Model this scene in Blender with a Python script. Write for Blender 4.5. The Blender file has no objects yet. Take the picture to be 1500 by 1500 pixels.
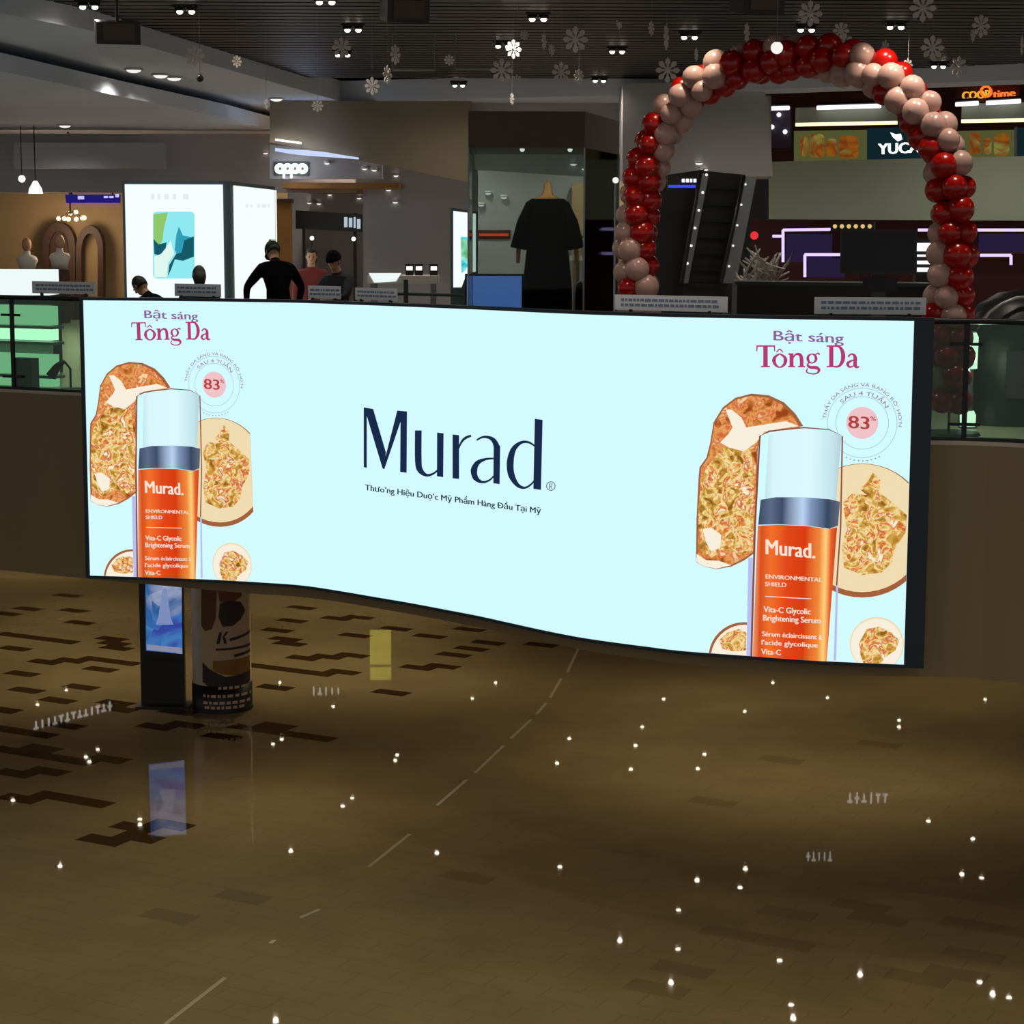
import bpy, bmesh, math, random
from mathutils import Vector, Matrix
random.seed(7)
S = bpy.context.scene
C = S.collection

# ------------------------------------------------------------------ camera
F, EYE, PITCH, ROLL = 3000.0, 7.2, math.atan(410 / 3000), 0.0034
RM = Matrix.Rotation(math.pi / 2 - PITCH, 3, 'X') @ Matrix.Rotation(ROLL, 3, 'Z')
cam_data = bpy.data.cameras.new('camera')
cam_data.sensor_width = 36.0
cam_data.lens = F / 1500 * 36.0
cam_data.clip_end = 300
cam = bpy.data.objects.new('camera', cam_data)
C.objects.link(cam)
cam.matrix_world = Matrix.Translation((0, 0, EYE)) @ RM.to_4x4()
S.camera = cam

# ------------------------------------------------------------------ ambient, exposure
S.view_settings.view_transform = 'Standard'
S.view_settings.look = 'None'
S.view_settings.gamma = 1.0
S.view_settings.exposure = 0.0
S.view_settings.use_curve_mapping = False
world = bpy.data.worlds.new('mall_ambient')
S.world = world
world.use_nodes = True
bg = world.node_tree.nodes['Background']
bg.inputs[0].default_value = (1.0, 0.97, 0.93, 1)
bg.inputs[1].default_value = 0.30


def lamp(kind, loc, power, color=(1, .9, .78), size=.1, target=None, spot=1.2, blend=.6):
    d = bpy.data.lights.new('lamp_light', kind)
    d.energy = power
    d.color = color
    if kind == 'SPOT':
        d.spot_size = spot
        d.spot_blend = blend
        d.shadow_soft_size = size
    elif kind == 'AREA':
        d.size = size
    else:
        d.shadow_soft_size = size
    o = bpy.data.objects.new('lamp_light', d)
    C.objects.link(o)
    o.location = loc
    if target is not None:
        o.rotation_euler = (Vector(target) - Vector(loc)).to_track_quat('-Z', 'Y').to_euler()
    return o


# ------------------------------------------------------------------ pixels to directions
def ray(px, py):
    return RM @ Vector(((px - 750) / F, -(py - 750) / F, -1))


EYEP = Vector((0, 0, EYE))


def at_z(px, py, z):
    r = ray(px, py)
    return EYEP + r * ((z - EYE) / r.z)


def at_y(px, py, y):
    r = ray(px, py)
    return EYEP + r * (y / r.y)


def project(P):
    d = RM.transposed() @ (Vector(P) - EYEP)
    return 750 + F * d.x / -d.z, 750 - F * d.y / -d.z


class VPlane:
    """a vertical plane through the point seen at px0 at distance y0, turned by ang degrees"""
    def __init__(s, px0, y0, ang=0.0):
        s.o = at_y(px0, 337, y0)
        a = math.radians(ang)
        s.u = Vector((math.cos(a), math.sin(a), 0))
        s.n = Vector((math.sin(a), -math.cos(a), 0))

    def p(s, px, py, off=0.0):
        r = ray(px, py)
        t = ((s.o + s.n * off - EYEP).dot(s.n)) / r.dot(s.n)
        return EYEP + r * t


# ------------------------------------------------------------------ materials
def lin(c):
    if isinstance(c, str):
        c = tuple(int(c[i:i + 2], 16) for i in (1, 3, 5))
    v = [x / 255 for x in c]
    return tuple(x / 12.92 if x <= .04045 else ((x + .055) / 1.055) ** 2.4 for x in v) + (1.0,)


MATS = {}


def new_mat(name):
    m = bpy.data.materials.new(name)
    m.use_nodes = True
    m.node_tree.nodes.clear()
    MATS[name] = m
    return m, m.node_tree.nodes, m.node_tree.links


def surf(name, col, rough=.6, metal=0.0, var=.12, scale=6.0, bump=0.0, spec=.5):
    m, N, L = new_mat(name)
    out = N.new('ShaderNodeOutputMaterial')
    b = N.new('ShaderNodeBsdfPrincipled')
    b.inputs['Roughness'].default_value = rough
    b.inputs['Metallic'].default_value = metal
    b.inputs['Specular IOR Level'].default_value = spec
    tc = N.new('ShaderNodeTexCoord')
    nz = N.new('ShaderNodeTexNoise')
    nz.inputs['Scale'].default_value = scale
    nz.inputs['Detail'].default_value = 3
    L.new(tc.outputs['Object'], nz.inputs['Vector'])
    mp = N.new('ShaderNodeMapRange')
    mp.inputs['To Min'].default_value = 1 - var
    mp.inputs['To Max'].default_value = 1 + var
    L.new(nz.outputs['Fac'], mp.inputs['Value'])
    mx = N.new('ShaderNodeVectorMath')
    mx.operation = 'SCALE'
    mx.inputs[0].default_value = lin(col)[:3]
    L.new(mp.outputs['Result'], mx.inputs['Scale'])
    L.new(mx.outputs['Vector'], b.inputs['Base Color'])
    if bump:
        bp = N.new('ShaderNodeBump')
        bp.inputs['Strength'].default_value = bump
        L.new(nz.outputs['Fac'], bp.inputs['Height'])
        L.new(bp.outputs['Normal'], b.inputs['Normal'])
    L.new(b.outputs[0], out.inputs[0])
    return m


def glow(name, col, strength=1.0):
    m, N, L = new_mat(name)
    out = N.new('ShaderNodeOutputMaterial')
    e = N.new('ShaderNodeEmission')
    e.inputs[0].default_value = lin(col)
    e.inputs[1].default_value = strength
    L.new(e.outputs[0], out.inputs[0])
    return m


def ramp_glow(name, stops, axis='X', strength=1.0):
    """a lit print whose colour runs along the piece's own UV"""
    m, N, L = new_mat(name)
    out = N.new('ShaderNodeOutputMaterial')
    e = N.new('ShaderNodeEmission')
    e.inputs[1].default_value = strength
    uv = N.new('ShaderNodeUVMap')
    sp = N.new('ShaderNodeSeparateXYZ')
    L.new(uv.outputs[0], sp.inputs[0])
    r = N.new('ShaderNodeValToRGB')
    el = r.color_ramp.elements
    while len(el) < len(stops):
        el.new(.5)
    for i, (p, c) in enumerate(stops):
        el[i].position = p
        el[i].color = lin(c)
    L.new(sp.outputs[axis], r.inputs[0])
    L.new(r.outputs[0], e.inputs[0])
    L.new(e.outputs[0], out.inputs[0])
    return m


def food_glow(name, stops, scale=9.0, strength=1.0):
    m, N, L = new_mat(name)
    out = N.new('ShaderNodeOutputMaterial')
    e = N.new('ShaderNodeEmission')
    e.inputs[1].default_value = strength
    tc = N.new('ShaderNodeTexCoord')
    nz = N.new('ShaderNodeTexNoise')
    nz.inputs['Scale'].default_value = scale * .7
    nz.inputs['Detail'].default_value = 4
    nz.inputs['Distortion'].default_value = 1.2
    vo = N.new('ShaderNodeTexVoronoi')
    vo.inputs['Scale'].default_value = scale * 1.6
    L.new(tc.outputs['Object'], nz.inputs['Vector'])
    L.new(tc.outputs['Object'], vo.inputs['Vector'])
    ma = N.new('ShaderNodeMath')
    ma.operation = 'MULTIPLY_ADD'
    ma.inputs[1].default_value = .2
    sc = N.new('ShaderNodeSeparateColor')
    L.new(vo.outputs['Color'], sc.inputs[0])
    L.new(sc.outputs[0], ma.inputs[0])
    L.new(nz.outputs['Fac'], ma.inputs[2])
    r = N.new('ShaderNodeValToRGB')
    el = r.color_ramp.elements
    while len(el) < len(stops):
        el.new(.5)
    for i, (p, c) in enumerate(stops):
        el[i].position = p
        el[i].color = lin(c)
    L.new(ma.outputs[0], r.inputs[0])
    L.new(r.outputs[0], e.inputs[0])
    L.new(e.outputs[0], out.inputs[0])
    return m


def glass(name, tint, refl=.08, ior=1.25):
    m, N, L = new_mat(name)
    out = N.new('ShaderNodeOutputMaterial')
    t = N.new('ShaderNodeBsdfTransparent')
    t.inputs[0].default_value = lin(tint)
    g = N.new('ShaderNodeBsdfGlossy')
    g.inputs['Roughness'].default_value = .03
    fr = N.new('ShaderNodeFresnel')
    fr.inputs[0].default_value = ior
    mx = N.new('ShaderNodeMixShader')
    mm = N.new('ShaderNodeMath')
    mm.operation = 'ADD'
    mm.inputs[1].default_value = refl * .3
    L.new(fr.outputs[0], mm.inputs[0])
    L.new(mm.outputs[0], mx.inputs[0])
    L.new(t.outputs[0], mx.inputs[1])
    L.new(g.outputs[0], mx.inputs[2])
    L.new(mx.outputs[0], out.inputs[0])
    return m


def floor_mat(name, col, col2, rough, spec):
    m, N, L = new_mat(name)
    out = N.new('ShaderNodeOutputMaterial')
    b = N.new('ShaderNodeBsdfPrincipled')
    b.inputs['Roughness'].default_value = rough
    b.inputs['Specular IOR Level'].default_value = spec
    ge = N.new('ShaderNodeNewGeometry')
    nz = N.new('ShaderNodeTexNoise')
    nz.inputs['Scale'].default_value = .9
    nz.inputs['Detail'].default_value = 4
    L.new(ge.outputs['Position'], nz.inputs['Vector'])
    r = N.new('ShaderNodeValToRGB')
    r.color_ramp.elements[0].position = .3
    r.color_ramp.elements[1].position = .7
    r.color_ramp.elements[0].color = lin(col)
    r.color_ramp.elements[1].color = lin(col2)
    L.new(nz.outputs['Fac'], r.inputs[0])
    L.new(r.outputs[0], b.inputs['Base Color'])
    n2 = N.new('ShaderNodeTexNoise')
    n2.inputs['Scale'].default_value = 5.0
    n2.inputs['Detail'].default_value = 2
    L.new(ge.outputs['Position'], n2.inputs['Vector'])
    bp = N.new('ShaderNodeBump')
    bp.inputs['Strength'].default_value = .004
    bp.inputs['Distance'].default_value = .02
    L.new(n2.outputs['Fac'], bp.inputs['Height'])
    L.new(bp.outputs['Normal'], b.inputs['Normal'])
    L.new(b.outputs[0], out.inputs[0])
    return m


surf('fascia', '#82724f', .55, var=.06, scale=1.5)
surf('soffit', '#ccd4df', .8, var=.05, scale=.7)
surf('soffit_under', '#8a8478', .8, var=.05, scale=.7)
surf('slat', '#19181c', .5, var=.2, scale=2)
surf('plenum', '#141112', .9)
surf('wall_grey', '#a8a7a9', .85, var=.06, scale=.8)
surf('wall_brown', '#877b66', .85, var=.05, scale=.8)
surf('wall_green', '#b9c6ab', .8, var=.05, scale=.6)
surf('wall_cream', '#c9a469', .8, var=.08)
surf('canopy_brown', '#55483a', .6, var=.08)
surf('dark_metal', '#22252a', .4, .5)
surf('frame_blue', '#28323e', .4, .4, var=.25, scale=1.2)
surf('frame_teal', '#33454a', .5)
surf('steel', '#8f9496', .35, .9)
surf('black_plastic', '#101012', .4)
surf('black_cloth', '#0b0b0f', .95, spec=.1)
surf('navy_cloth', '#1c1d28', .9)
surf('red_cloth', '#6a2522', .9)
surf('grey_cloth', '#6d645c', .9)
surf('skin', '#b98a6c', .6)
surf('hair', '#0d0c0d', .6)
surf('white_cloth', '#d7d2c8', .8)
surf('paper', '#e6ecf4', .6, var=.04)
surf('ink', '#7f8dab', .7)
surf('snow_paper', '#d8d0c8', .7, var=.05)
surf('string', '#7d7a78', .7)
surf('balloon_red', '#a30f07', .22, var=.06, scale=2)
surf('balloon_white', '#b8938a', .25, var=.06, scale=2)
surf('mannequin', '#c69a63', .45)
surf('wood_warm', '#9a6a2e', .6, var=.2, scale=3)
surf('wood_dark', '#4a3022', .6, var=.2, scale=4)
surf('sofa', '#4a3f55', .8)
surf('maroon', '#4f1d1d', .7)
surf('gallery_floor', '#b9ae9f', .35, var=.08)
surf('booth', '#1f2126', .4)
surf('pillar_cream', '#dcc498', .5, var=.08)
surf('pillar_black', '#17120f', .45)
surf('pillar_brown', '#6a4426', .5)
surf('pillar_red', '#7a3a24', .5)
surf('pillar_dark', '#30262a', .5)
surf('pillar_pink', '#d0b09a', .5)
surf('pillar_ink', '#f0ead9', .6)
surf('grout', '#5a4a30', .5)
surf('inlay', '#b8a98a', .25)
glass('rail_glass', '#cbe6d2')
glass('clear_glass', '#e6ecea', .03, 1.06)
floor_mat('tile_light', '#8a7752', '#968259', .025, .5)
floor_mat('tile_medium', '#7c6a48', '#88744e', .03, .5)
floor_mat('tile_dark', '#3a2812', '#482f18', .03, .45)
glow('lens', '#fff0d8', 9)
glow('lens_soft', '#e4e2dc', 1.2)
glow('lens_floor', '#fff0d5', 26)
glow('white_light', '#ffffff', 1.6)
glow('screen_white', '#f4ffff', 1.0)


# ------------------------------------------------------------------ mesh building
class MB:
    def __init__(s):
        s.v = []
        s.f = []

    def add(s, vs, fs):
        b = len(s.v)
        s.v += [Vector(v) for v in vs]
        s.f += [tuple(b + i for i in f) for f in fs]
        return s

    def box(s, c, size, rz=0.0, M=None):
        hx, hy, hz = [a / 2 for a in size]
        R = Matrix.Rotation(rz, 3, 'Z')
        vs = []
        for x, y, z in ((-1, -1, -1), (1, -1, -1), (1, 1, -1), (-1, 1, -1), (-1, -1, 1), (1, -1, 1), (1, 1, 1), (-1, 1, 1)):
            p = R @ Vector((x * hx, y * hy, z * hz)) + Vector(c)
            vs.append(M @ p if M else p)
        return s.add(vs, [(3, 2, 1, 0), (4, 5, 6, 7), (0, 1, 5, 4), (1, 2, 6, 5), (2, 3, 7, 6), (3, 0, 4, 7)])

    def prism(s, front, back):
        n = len(front)
        fs = [tuple(range(n)), tuple(range(2 * n - 1, n - 1, -1))]
        fs += [(i, n + i, n + (i + 1) % n, (i + 1) % n) for i in range(n)]
        return s.add(list(front) + list(back), fs)

    def face(s, plane, pts, off=0.0, thick=.03):
        """outline in pixels on a vertical plane, given thickness away from the viewer"""
        fr = [plane.p(x, y, off) for x, y in pts]
        return s.prism(fr, [p - plane.n * thick for p in fr])

    def rect(s, plane, x0, y0, x1, y1, off=0.0, thick=.03):
        """a true upright rectangle from two pixel corners"""
        a = plane.p(x0, y0, off)
        b = plane.p(x1, y1, off)
        fr = [Vector((a.x, a.y, b.z)), Vector((b.x, b.y, b.z)), Vector((b.x, b.y, a.z)), Vector((a.x, a.y, a.z))]
        return s.prism(fr, [p - plane.n * thick for p in fr])

    def slab(s, pts, z0, z1):
        return s.prism([(p[0], p[1], z1) for p in pts], [(p[0], p[1], z0) for p in pts])

    def tube(s, path, radius, seg=8, cap=True):
        path = [Vector(p) for p in path]
        n = len(path)
        rad = radius if isinstance(radius, (list, tuple)) else [radius] * n
        rings = []
        for i, p in enumerate(path):
            t = (path[min(i + 1, n - 1)] - path[max(i - 1, 0)]).normalized()
            a = Vector((0, 0, 1)) if abs(t.z) < .9 else Vector((1, 0, 0))
            x = t.cross(a).normalized()
            y = t.cross(x)
            rings.append([p + (x * math.cos(2 * math.pi * k / seg) + y * math.sin(2 * math.pi * k / seg)) * rad[i] for k in range(seg)])
        vs = [q for r in rings for q in r]
        fs = [(i * seg + k, i * seg + (k + 1) % seg, (i + 1) * seg + (k + 1) % seg, (i + 1) * seg + k) for i in range(n - 1) for k in range(seg)]
        if cap:
            fs += [tuple(range(seg - 1, -1, -1)), tuple((n - 1) * seg + k for k in range(seg))]
        return s.add(vs, fs)

    def lathe(s, prof, seg=20, c=(0, 0, 0), sx=1, sy=1, a0=0.0, a1=2 * math.pi):
        full = abs(a1 - a0 - 2 * math.pi) < 1e-6
        m = seg if full else seg + 1
        vs = []
        for r, z in prof:
            for k in range(m):
                a = a0 + (a1 - a0) * k / seg
                vs.append((c[0] + r * math.cos(a) * sx, c[1] + r * math.sin(a) * sy, c[2] + z))
        fs = []
        for i in range(len(prof) - 1):
            for k in range(seg):
                k2 = (k + 1) % m
                fs.append((i * m + k, i * m + k2, (i + 1) * m + k2, (i + 1) * m + k))
        return s.add(vs, fs)

    def ball(s, c, r, seg=12, rings=8, sc=(1, 1, 1)):
        prof = [(max(1e-4, math.sin(math.pi * i / rings)) * r, -math.cos(math.pi * i / rings) * r * sc[2]) for i in range(rings + 1)]
        return s.lathe(prof, seg, c, sc[0], sc[1])

    def mesh(s, name, mat, smooth=False):
        me = bpy.data.meshes.new(name)
        me.from_pydata(s.v, [], s.f)
        me.materials.append(MATS[mat] if isinstance(mat, str) else mat)
        if smooth:
            me.polygons.foreach_set('use_smooth', [True] * len(me.polygons))
        me.update()
        return me

    def build(s, name, mat, parent=None, smooth=False, label=None):
        return link(name, s.mesh(name, mat, smooth), parent, label)


def link(name, me, parent=None, label=None):
    o = bpy.data.objects.new(name, me)
    C.objects.link(o)
    if parent is not None:
        o.parent = parent
        o.matrix_parent_inverse = parent.matrix_basis.inverted()
    if label:
        o['label'] = label
    return o


def tag(o, label, cat, group=None, kind=None):
    o['label'] = label
    o['category'] = cat
    if group:
        o['group'] = group
    if kind:
        o['kind'] = kind
    return o


def thing(name, loc, label, cat, group=None):
    o = bpy.data.objects.new(name, None)
    C.objects.link(o)
    o.location = loc
    o.empty_display_size = .1
    return tag(o, label, cat, group)


def struct(o, label=None):
    o['kind'] = 'structure'
    if label:
        o['label'] = label
    return o


def smooth_curve(pts, step=.15):
    """Catmull-Rom through plan points"""
    P = [Vector((p[0], p[1], 0)) for p in pts]
    out = []
    for i in range(len(P) - 1):
        p0, p1, p2, p3 = P[max(i - 1, 0)], P[i], P[i + 1], P[min(i + 2, len(P) - 1)]
        n = max(2, int((p2 - p1).length / step))
        for k in range(n):
            t = k / n
            out.append(.5 * ((2 * p1) + (p2 - p0) * t + (2 * p0 - 5 * p1 + 4 * p2 - p3) * t * t + (3 * p1 - p0 - 3 * p2 + p3) * t ** 3))
    out.append(P[-1])
    return out


def offset_curve(P, d):
    """shift a plan curve away from the viewer by d"""
    out = []
    for i, p in enumerate(P):
        t = (P[min(i + 1, len(P) - 1)] - P[max(i - 1, 0)]).normalized()
        out.append(p + Vector((-t.y, t.x, 0)) * d)
    return out


def ribbon(P, z0, z1, thick):
    """an upright band that follows a plan curve"""
    B = offset_curve(P, thick)
    n = len(P)
    vs = [(p.x, p.y, z0) for p in P] + [(p.x, p.y, z1) for p in P] + [(p.x, p.y, z0) for p in B] + [(p.x, p.y, z1) for p in B]
    fs = []
    for i in range(n - 1):
        fs += [(i, i + 1, n + i + 1, n + i), (2 * n + i + 1, 2 * n + i, 3 * n + i, 3 * n + i + 1),
               (n + i, n + i + 1, 3 * n + i + 1, 3 * n + i), (2 * n + i, 2 * n + i + 1, i + 1, i)]
    fs += [(0, n, 3 * n, 2 * n), (n - 1, 3 * n - 1, 4 * n - 1, 2 * n - 1)]
    return MB().add(vs, fs)


# ================================================================== THE SHELL
ZF2, ZS = 5.2, 2.86                       # gallery floor, underside of the gallery
ZT, ZB = 6.375, 3.0367                    # top and bottom of the display
U_ANG = -28.6

led_px = [(132, 843), (286, 848), (400, 854.2), (450, 858.4), (500, 866), (550, 874.5), (600, 883), (650, 892.4), (700, 902),
          (750, 913), (800, 924), (850, 933.6), (900, 941), (950, 947.5), (1000, 953.6), (1100, 961), (1200, 968), (1324, 973.5)]
LED = smooth_curve([at_z(x, y, ZB) for x, y in led_px], .1)
mid = [p for k, p in enumerate(offset_curve(LED, .18)) if k % 6 == 0 and 14 < k < len(LED) - 4]
fas = [at_z(-420, 800, ZS), at_z(-200, 818, ZS), at_z(0, 835, ZS), at_z(110, 846, ZS)] + mid + \
      [at_z(1400, 992, ZS), at_z(1500, 1001, ZS), at_z(1700, 1020, ZS), at_z(1950, 1046, ZS)]
FAS = smooth_curve(fas, .2)

struct(ribbon(FAS, ZS, 5.16, .12).build('wall_gallery_front', 'fascia'))
back = [Vector((30, 60, 0)), Vector((-30, 60, 0))]
FB = offset_curve(FAS, .02)
edge = [Vector((30, FB[-1].y, 0))] + back + [Vector((-30, FB[0].y, 0))]
struct(MB().slab(FB + edge, ZS + .35, ZF2).build('floor_gallery', 'gallery_floor'))
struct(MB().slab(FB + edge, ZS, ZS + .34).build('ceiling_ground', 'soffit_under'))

# ground floor: base slab, every tile a piece
floor = struct(MB().box((0, 36, -.16), (90, 70, .3)).build('floor', 'grout'))
ua = math.radians(U_ANG)
UX, VX = Vector((math.cos(ua), math.sin(ua), 0)), Vector((-math.sin(ua), math.cos(ua), 0))
TW, TH = .6, .3
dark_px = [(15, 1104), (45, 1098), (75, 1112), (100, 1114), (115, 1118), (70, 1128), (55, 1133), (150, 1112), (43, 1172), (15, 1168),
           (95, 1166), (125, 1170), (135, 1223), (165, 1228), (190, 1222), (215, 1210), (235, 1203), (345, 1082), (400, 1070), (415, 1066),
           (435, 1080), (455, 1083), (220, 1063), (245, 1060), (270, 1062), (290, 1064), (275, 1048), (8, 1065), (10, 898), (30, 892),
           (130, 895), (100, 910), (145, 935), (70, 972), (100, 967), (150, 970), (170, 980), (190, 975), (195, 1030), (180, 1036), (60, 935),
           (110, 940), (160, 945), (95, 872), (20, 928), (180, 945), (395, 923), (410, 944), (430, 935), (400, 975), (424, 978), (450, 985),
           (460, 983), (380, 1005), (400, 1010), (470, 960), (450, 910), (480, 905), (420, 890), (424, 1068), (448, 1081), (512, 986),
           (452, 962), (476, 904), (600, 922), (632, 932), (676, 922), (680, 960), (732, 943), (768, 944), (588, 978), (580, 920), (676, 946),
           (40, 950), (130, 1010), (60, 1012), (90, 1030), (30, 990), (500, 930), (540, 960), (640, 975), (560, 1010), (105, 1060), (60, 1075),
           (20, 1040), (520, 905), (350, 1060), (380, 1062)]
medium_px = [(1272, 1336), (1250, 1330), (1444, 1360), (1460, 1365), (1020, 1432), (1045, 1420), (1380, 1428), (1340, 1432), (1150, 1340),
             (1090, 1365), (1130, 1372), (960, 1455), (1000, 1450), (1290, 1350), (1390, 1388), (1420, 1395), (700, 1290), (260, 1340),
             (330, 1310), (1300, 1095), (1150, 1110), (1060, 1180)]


def tile_at(px, py):
    p = at_z(px, py, 0)
    j = math.floor(p.dot(VX) / TH)
    i = math.floor((p.dot(UX) - (j % 2) * TW / 2) / TW)
    return i, j


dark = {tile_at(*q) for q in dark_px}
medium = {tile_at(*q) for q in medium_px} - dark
tmesh = {}
for nm in ('tile_light', 'tile_medium', 'tile_dark'):
    tmesh[nm] = MB().box((0, 0, -.006), (TW - .003, TH - .003, .012)).mesh(nm, nm)
cand = []
for j in range(20, 170):
    for i in range(-70, 60):
        c = UX * ((i + .5) * TW + (j % 2) * TW / 2) + VX * ((j + .5) * TH)
        if not 14 < c.y < 52:
            continue
        x, y = project(c)
        if -500 < x < 2000 and 800 < y < 1900:
            inside = -20 < x < 1520 and 835 < y < 1510
            cand.append((c, (i, j), inside, c.length))
ROT = Matrix.Rotation(ua, 4, 'Z')


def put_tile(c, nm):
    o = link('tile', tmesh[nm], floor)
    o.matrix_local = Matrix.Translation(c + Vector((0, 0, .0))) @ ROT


rest = {'tile_light': MB(), 'tile_dark': MB()}
count = 0
for c, ij, inside, d in sorted(cand, key=lambda q: q[3]):
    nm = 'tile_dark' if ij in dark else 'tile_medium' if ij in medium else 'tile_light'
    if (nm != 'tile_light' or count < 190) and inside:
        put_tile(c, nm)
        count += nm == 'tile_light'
    else:
        rest['tile_light'].box((c.x, c.y, -.006), (TW - .003, TH - .003, .012), ua)
o = rest['tile_light'].build('tile_field', 'tile_light', floor)
o['kind'] = 'stuff'

# pale curved inlay line let into the floor
inl = [(852, 940), (831, 985), (822, 994), (806, 1022), (800, 1030), (786, 1046), (778, 1054), (748, 1082), (738, 1092), (696, 1132),
       (684, 1142), (640, 1180), (600, 1222), (540, 1270), (468, 1332), (440, 1344), (402, 1377), (396, 1382), (330, 1432), (240, 1502)]
for k in range(0, len(inl), 2):
    a, b = at_z(*inl[k], 0), at_z(*inl[k + 1], 0)
    d = (b - a)
    rz = math.atan2(d.y, d.x)
    c = (a + b) / 2
    MB().box((c.x, c.y, .0005), (d.length, .045, .003), rz).build('inlay_strip', 'inlay', floor)

# atrium ceiling: dark slats under a black plenum
ceil = struct(MB().box((0, 34, 10.75), (60, 52, .1)).build('ceiling', 'plenum'))
front_px = [(-700, -130), (-300, -75), (130, 15), (500, 130), (940, 119), (1113, 111), (1500, 94), (2100, 68)]
fe = [at_z(x, y, 10.0) for x, y in front_px]
for k in range(50):
    y = 17.8 + k * .42
    x1 = 30.0                                  # a slat stops at the beam on the far side
    for p, q in zip(fe[4:], fe[5:]):
        if min(p.y, q.y) <= y <= max(p.y, q.y):
            x1 = p.x + (q.x - p.x) * (y - p.y) / (q.y - p.y) + .3
    if y > fe[4].y:
        x1 = 3.0
    MB().box(((x1 - 30) / 2, y, 10.06), (x1 + 30, .3, .1)).build('slat', 'slat', ceil)
br = [p + Vector((0, 1.3, 0)) for p in fe[5:]]
struct(MB().slab(fe + br[::-1] + [Vector((br[0].x, 60, 0)), Vector((-30, 60, 0))], 9.75, 10.15).build('ceiling_surround', 'soffit'))
fe = [at_z(x, y, 9.35) for x, y in [(-500, 30), (0, 104), (180, 142), (330, 172), (410, 192), (440, 205)]]
struct(MB().slab(fe + [Vector((-3.6, 60, 0)), Vector((-30, 60, 0))], 9.35, 9.6).build('ceiling_shop', 'soffit'))
struct(MB().box((0, 60.2, 5.2), (70, .3, 12)).build('wall_back', 'wall_grey'))
struct(MB().box((0, 60.0, 1.5), (70, .2, 3)).build('wall_ground_back', 'wall_cream'))

# ================================================================== THE CURVED DISPLAY
ARC = [0.0]
for a, b in zip(LED, LED[1:]):
    ARC.append(ARC[-1] + (b - a).length)
LLEN = ARC[-1]


def led_uz(px, py):
    r = ray(px, py)
    best = None
    for i in range(len(LED) - 1):
        a, b = LED[i], LED[i + 1]
        ca = r.x * a.y - r.y * a.x
        cb = r.x * b.y - r.y * b.x
        if (ca <= 0) != (cb <= 0):
            w = ca / (ca - cb)
            best = (i, w)
            break
    if best is None:
        i = 0 if px < 700 else len(LED) - 2
        a, b = LED[i], LED[i + 1]
        d = b - a
        w = -(r.x * a.y - r.y * a.x) / (r.x * d.y - r.y * d.x)
        best = (i, w)
    i, w = best
    q = LED[i].lerp(LED[i + 1], w)
    t = q.y / r.y
    return ARC[i] + w * (ARC[i + 1] - ARC[i]), EYE + t * r.z


def led_pt(u, z, off):
    u = min(max(u, 0), LLEN)
    i = 0
    lo, hi = 0, len(ARC) - 2
    while lo < hi:
        m = (lo + hi + 1) // 2
        if ARC[m] <= u:
            lo = m
        else:
            hi = m - 1
    i = lo
    w = (u - ARC[i]) / (ARC[i + 1] - ARC[i])
    q = LED[i].lerp(LED[i + 1], w)
    t = (LED[min(i + 2, len(LED) - 1)] - LED[max(i - 1, 0)]).normalized()
    return Vector((q.x + t.y * off, q.y - t.x * off, z))


def on_led(name, polys, mat, layer, parent, du=0.0, dz=0.0, clip=True, label=None):
    """flat picture pieces given in (u, z), cut so that they follow the curve of the screen"""
    bm = bmesh.new()
    for pts in polys:
        vs = [bm.verts.new((u + du, 0, z + dz)) for u, z in pts]
        try:
            bm.faces.new(vs)
        except ValueError:
            pass
    us = [v.co.x for v in bm.verts]
    for i, u in enumerate(ARC):
        if min(us) < u < max(us):
            g = bm.verts[:] + bm.edges[:] + bm.faces[:]
            bmesh.ops.bisect_plane(bm, geom=g, plane_co=(u, 0, 0), plane_no=(1, 0, 0), dist=1e-5)
    if clip:
        for co, no in (((0, 0, ZB + .002), (0, 0, -1)), ((0, 0, ZT - .002), (0, 0, 1)), ((.002, 0, 0), (-1, 0, 0)), ((LLEN - .002, 0, 0), (1, 0, 0))):
            g = bm.verts[:] + bm.edges[:] + bm.faces[:]
            bmesh.ops.bisect_plane(bm, geom=g, plane_co=co, plane_no=no, clear_outer=True, dist=1e-5)
    if not bm.faces:
        bm.free()
        return None
    us = [v.co.x for v in bm.verts]
    zs = [v.co.z for v in bm.verts]
    u0, u1, z0, z1 = min(us), max(us), min(zs), max(zs)
    uv = bm.loops.layers.uv.new('UVMap')
    for f in bm.faces:
        for l in f.loops:
            l[uv].uv = ((l.vert.co.x - u0) / max(u1 - u0, 1e-6), (l.vert.co.z - z0) / max(z1 - z0, 1e-6))
    for v in bm.verts:
        v.co = led_pt(v.co.x, v.co.z, .003 * layer)
    bmesh.ops.recalc_face_normals(bm, faces=bm.faces[:])
    me = bpy.data.meshes.new(name)
    bm.to_mesh(me)
    bm.free()
    me.materials.append(MATS[mat])
    return link(name, me, parent, label)


def text_tris(s, bold=False):
    cu = bpy.data.curves.new('text_outline', 'FONT')
    cu.body = s
    cu.fill_mode = 'FRONT'
    cu.resolution_u = 3
    if bold:
        cu.offset = 0.0
    ob = bpy.data.objects.new('text_outline', cu)
    C.objects.link(ob)
    dg = bpy.context.evaluated_depsgraph_get()
    me = bpy.data.meshes.new_from_object(ob.evaluated_get(dg))
    me.calc_loop_triangles()
    V = [(v.co.x, v.co.y) for v in me.vertices]
    T = [tuple(t.vertices) for t in me.loop_triangles]
    bpy.data.objects.remove(ob)
    bpy.data.curves.remove(cu)
    bpy.data.meshes.remove(me)
    xs = [v[0] for v in V]
    return [[V[i] for i in t] for t in T], min(xs), max(xs)


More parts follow.
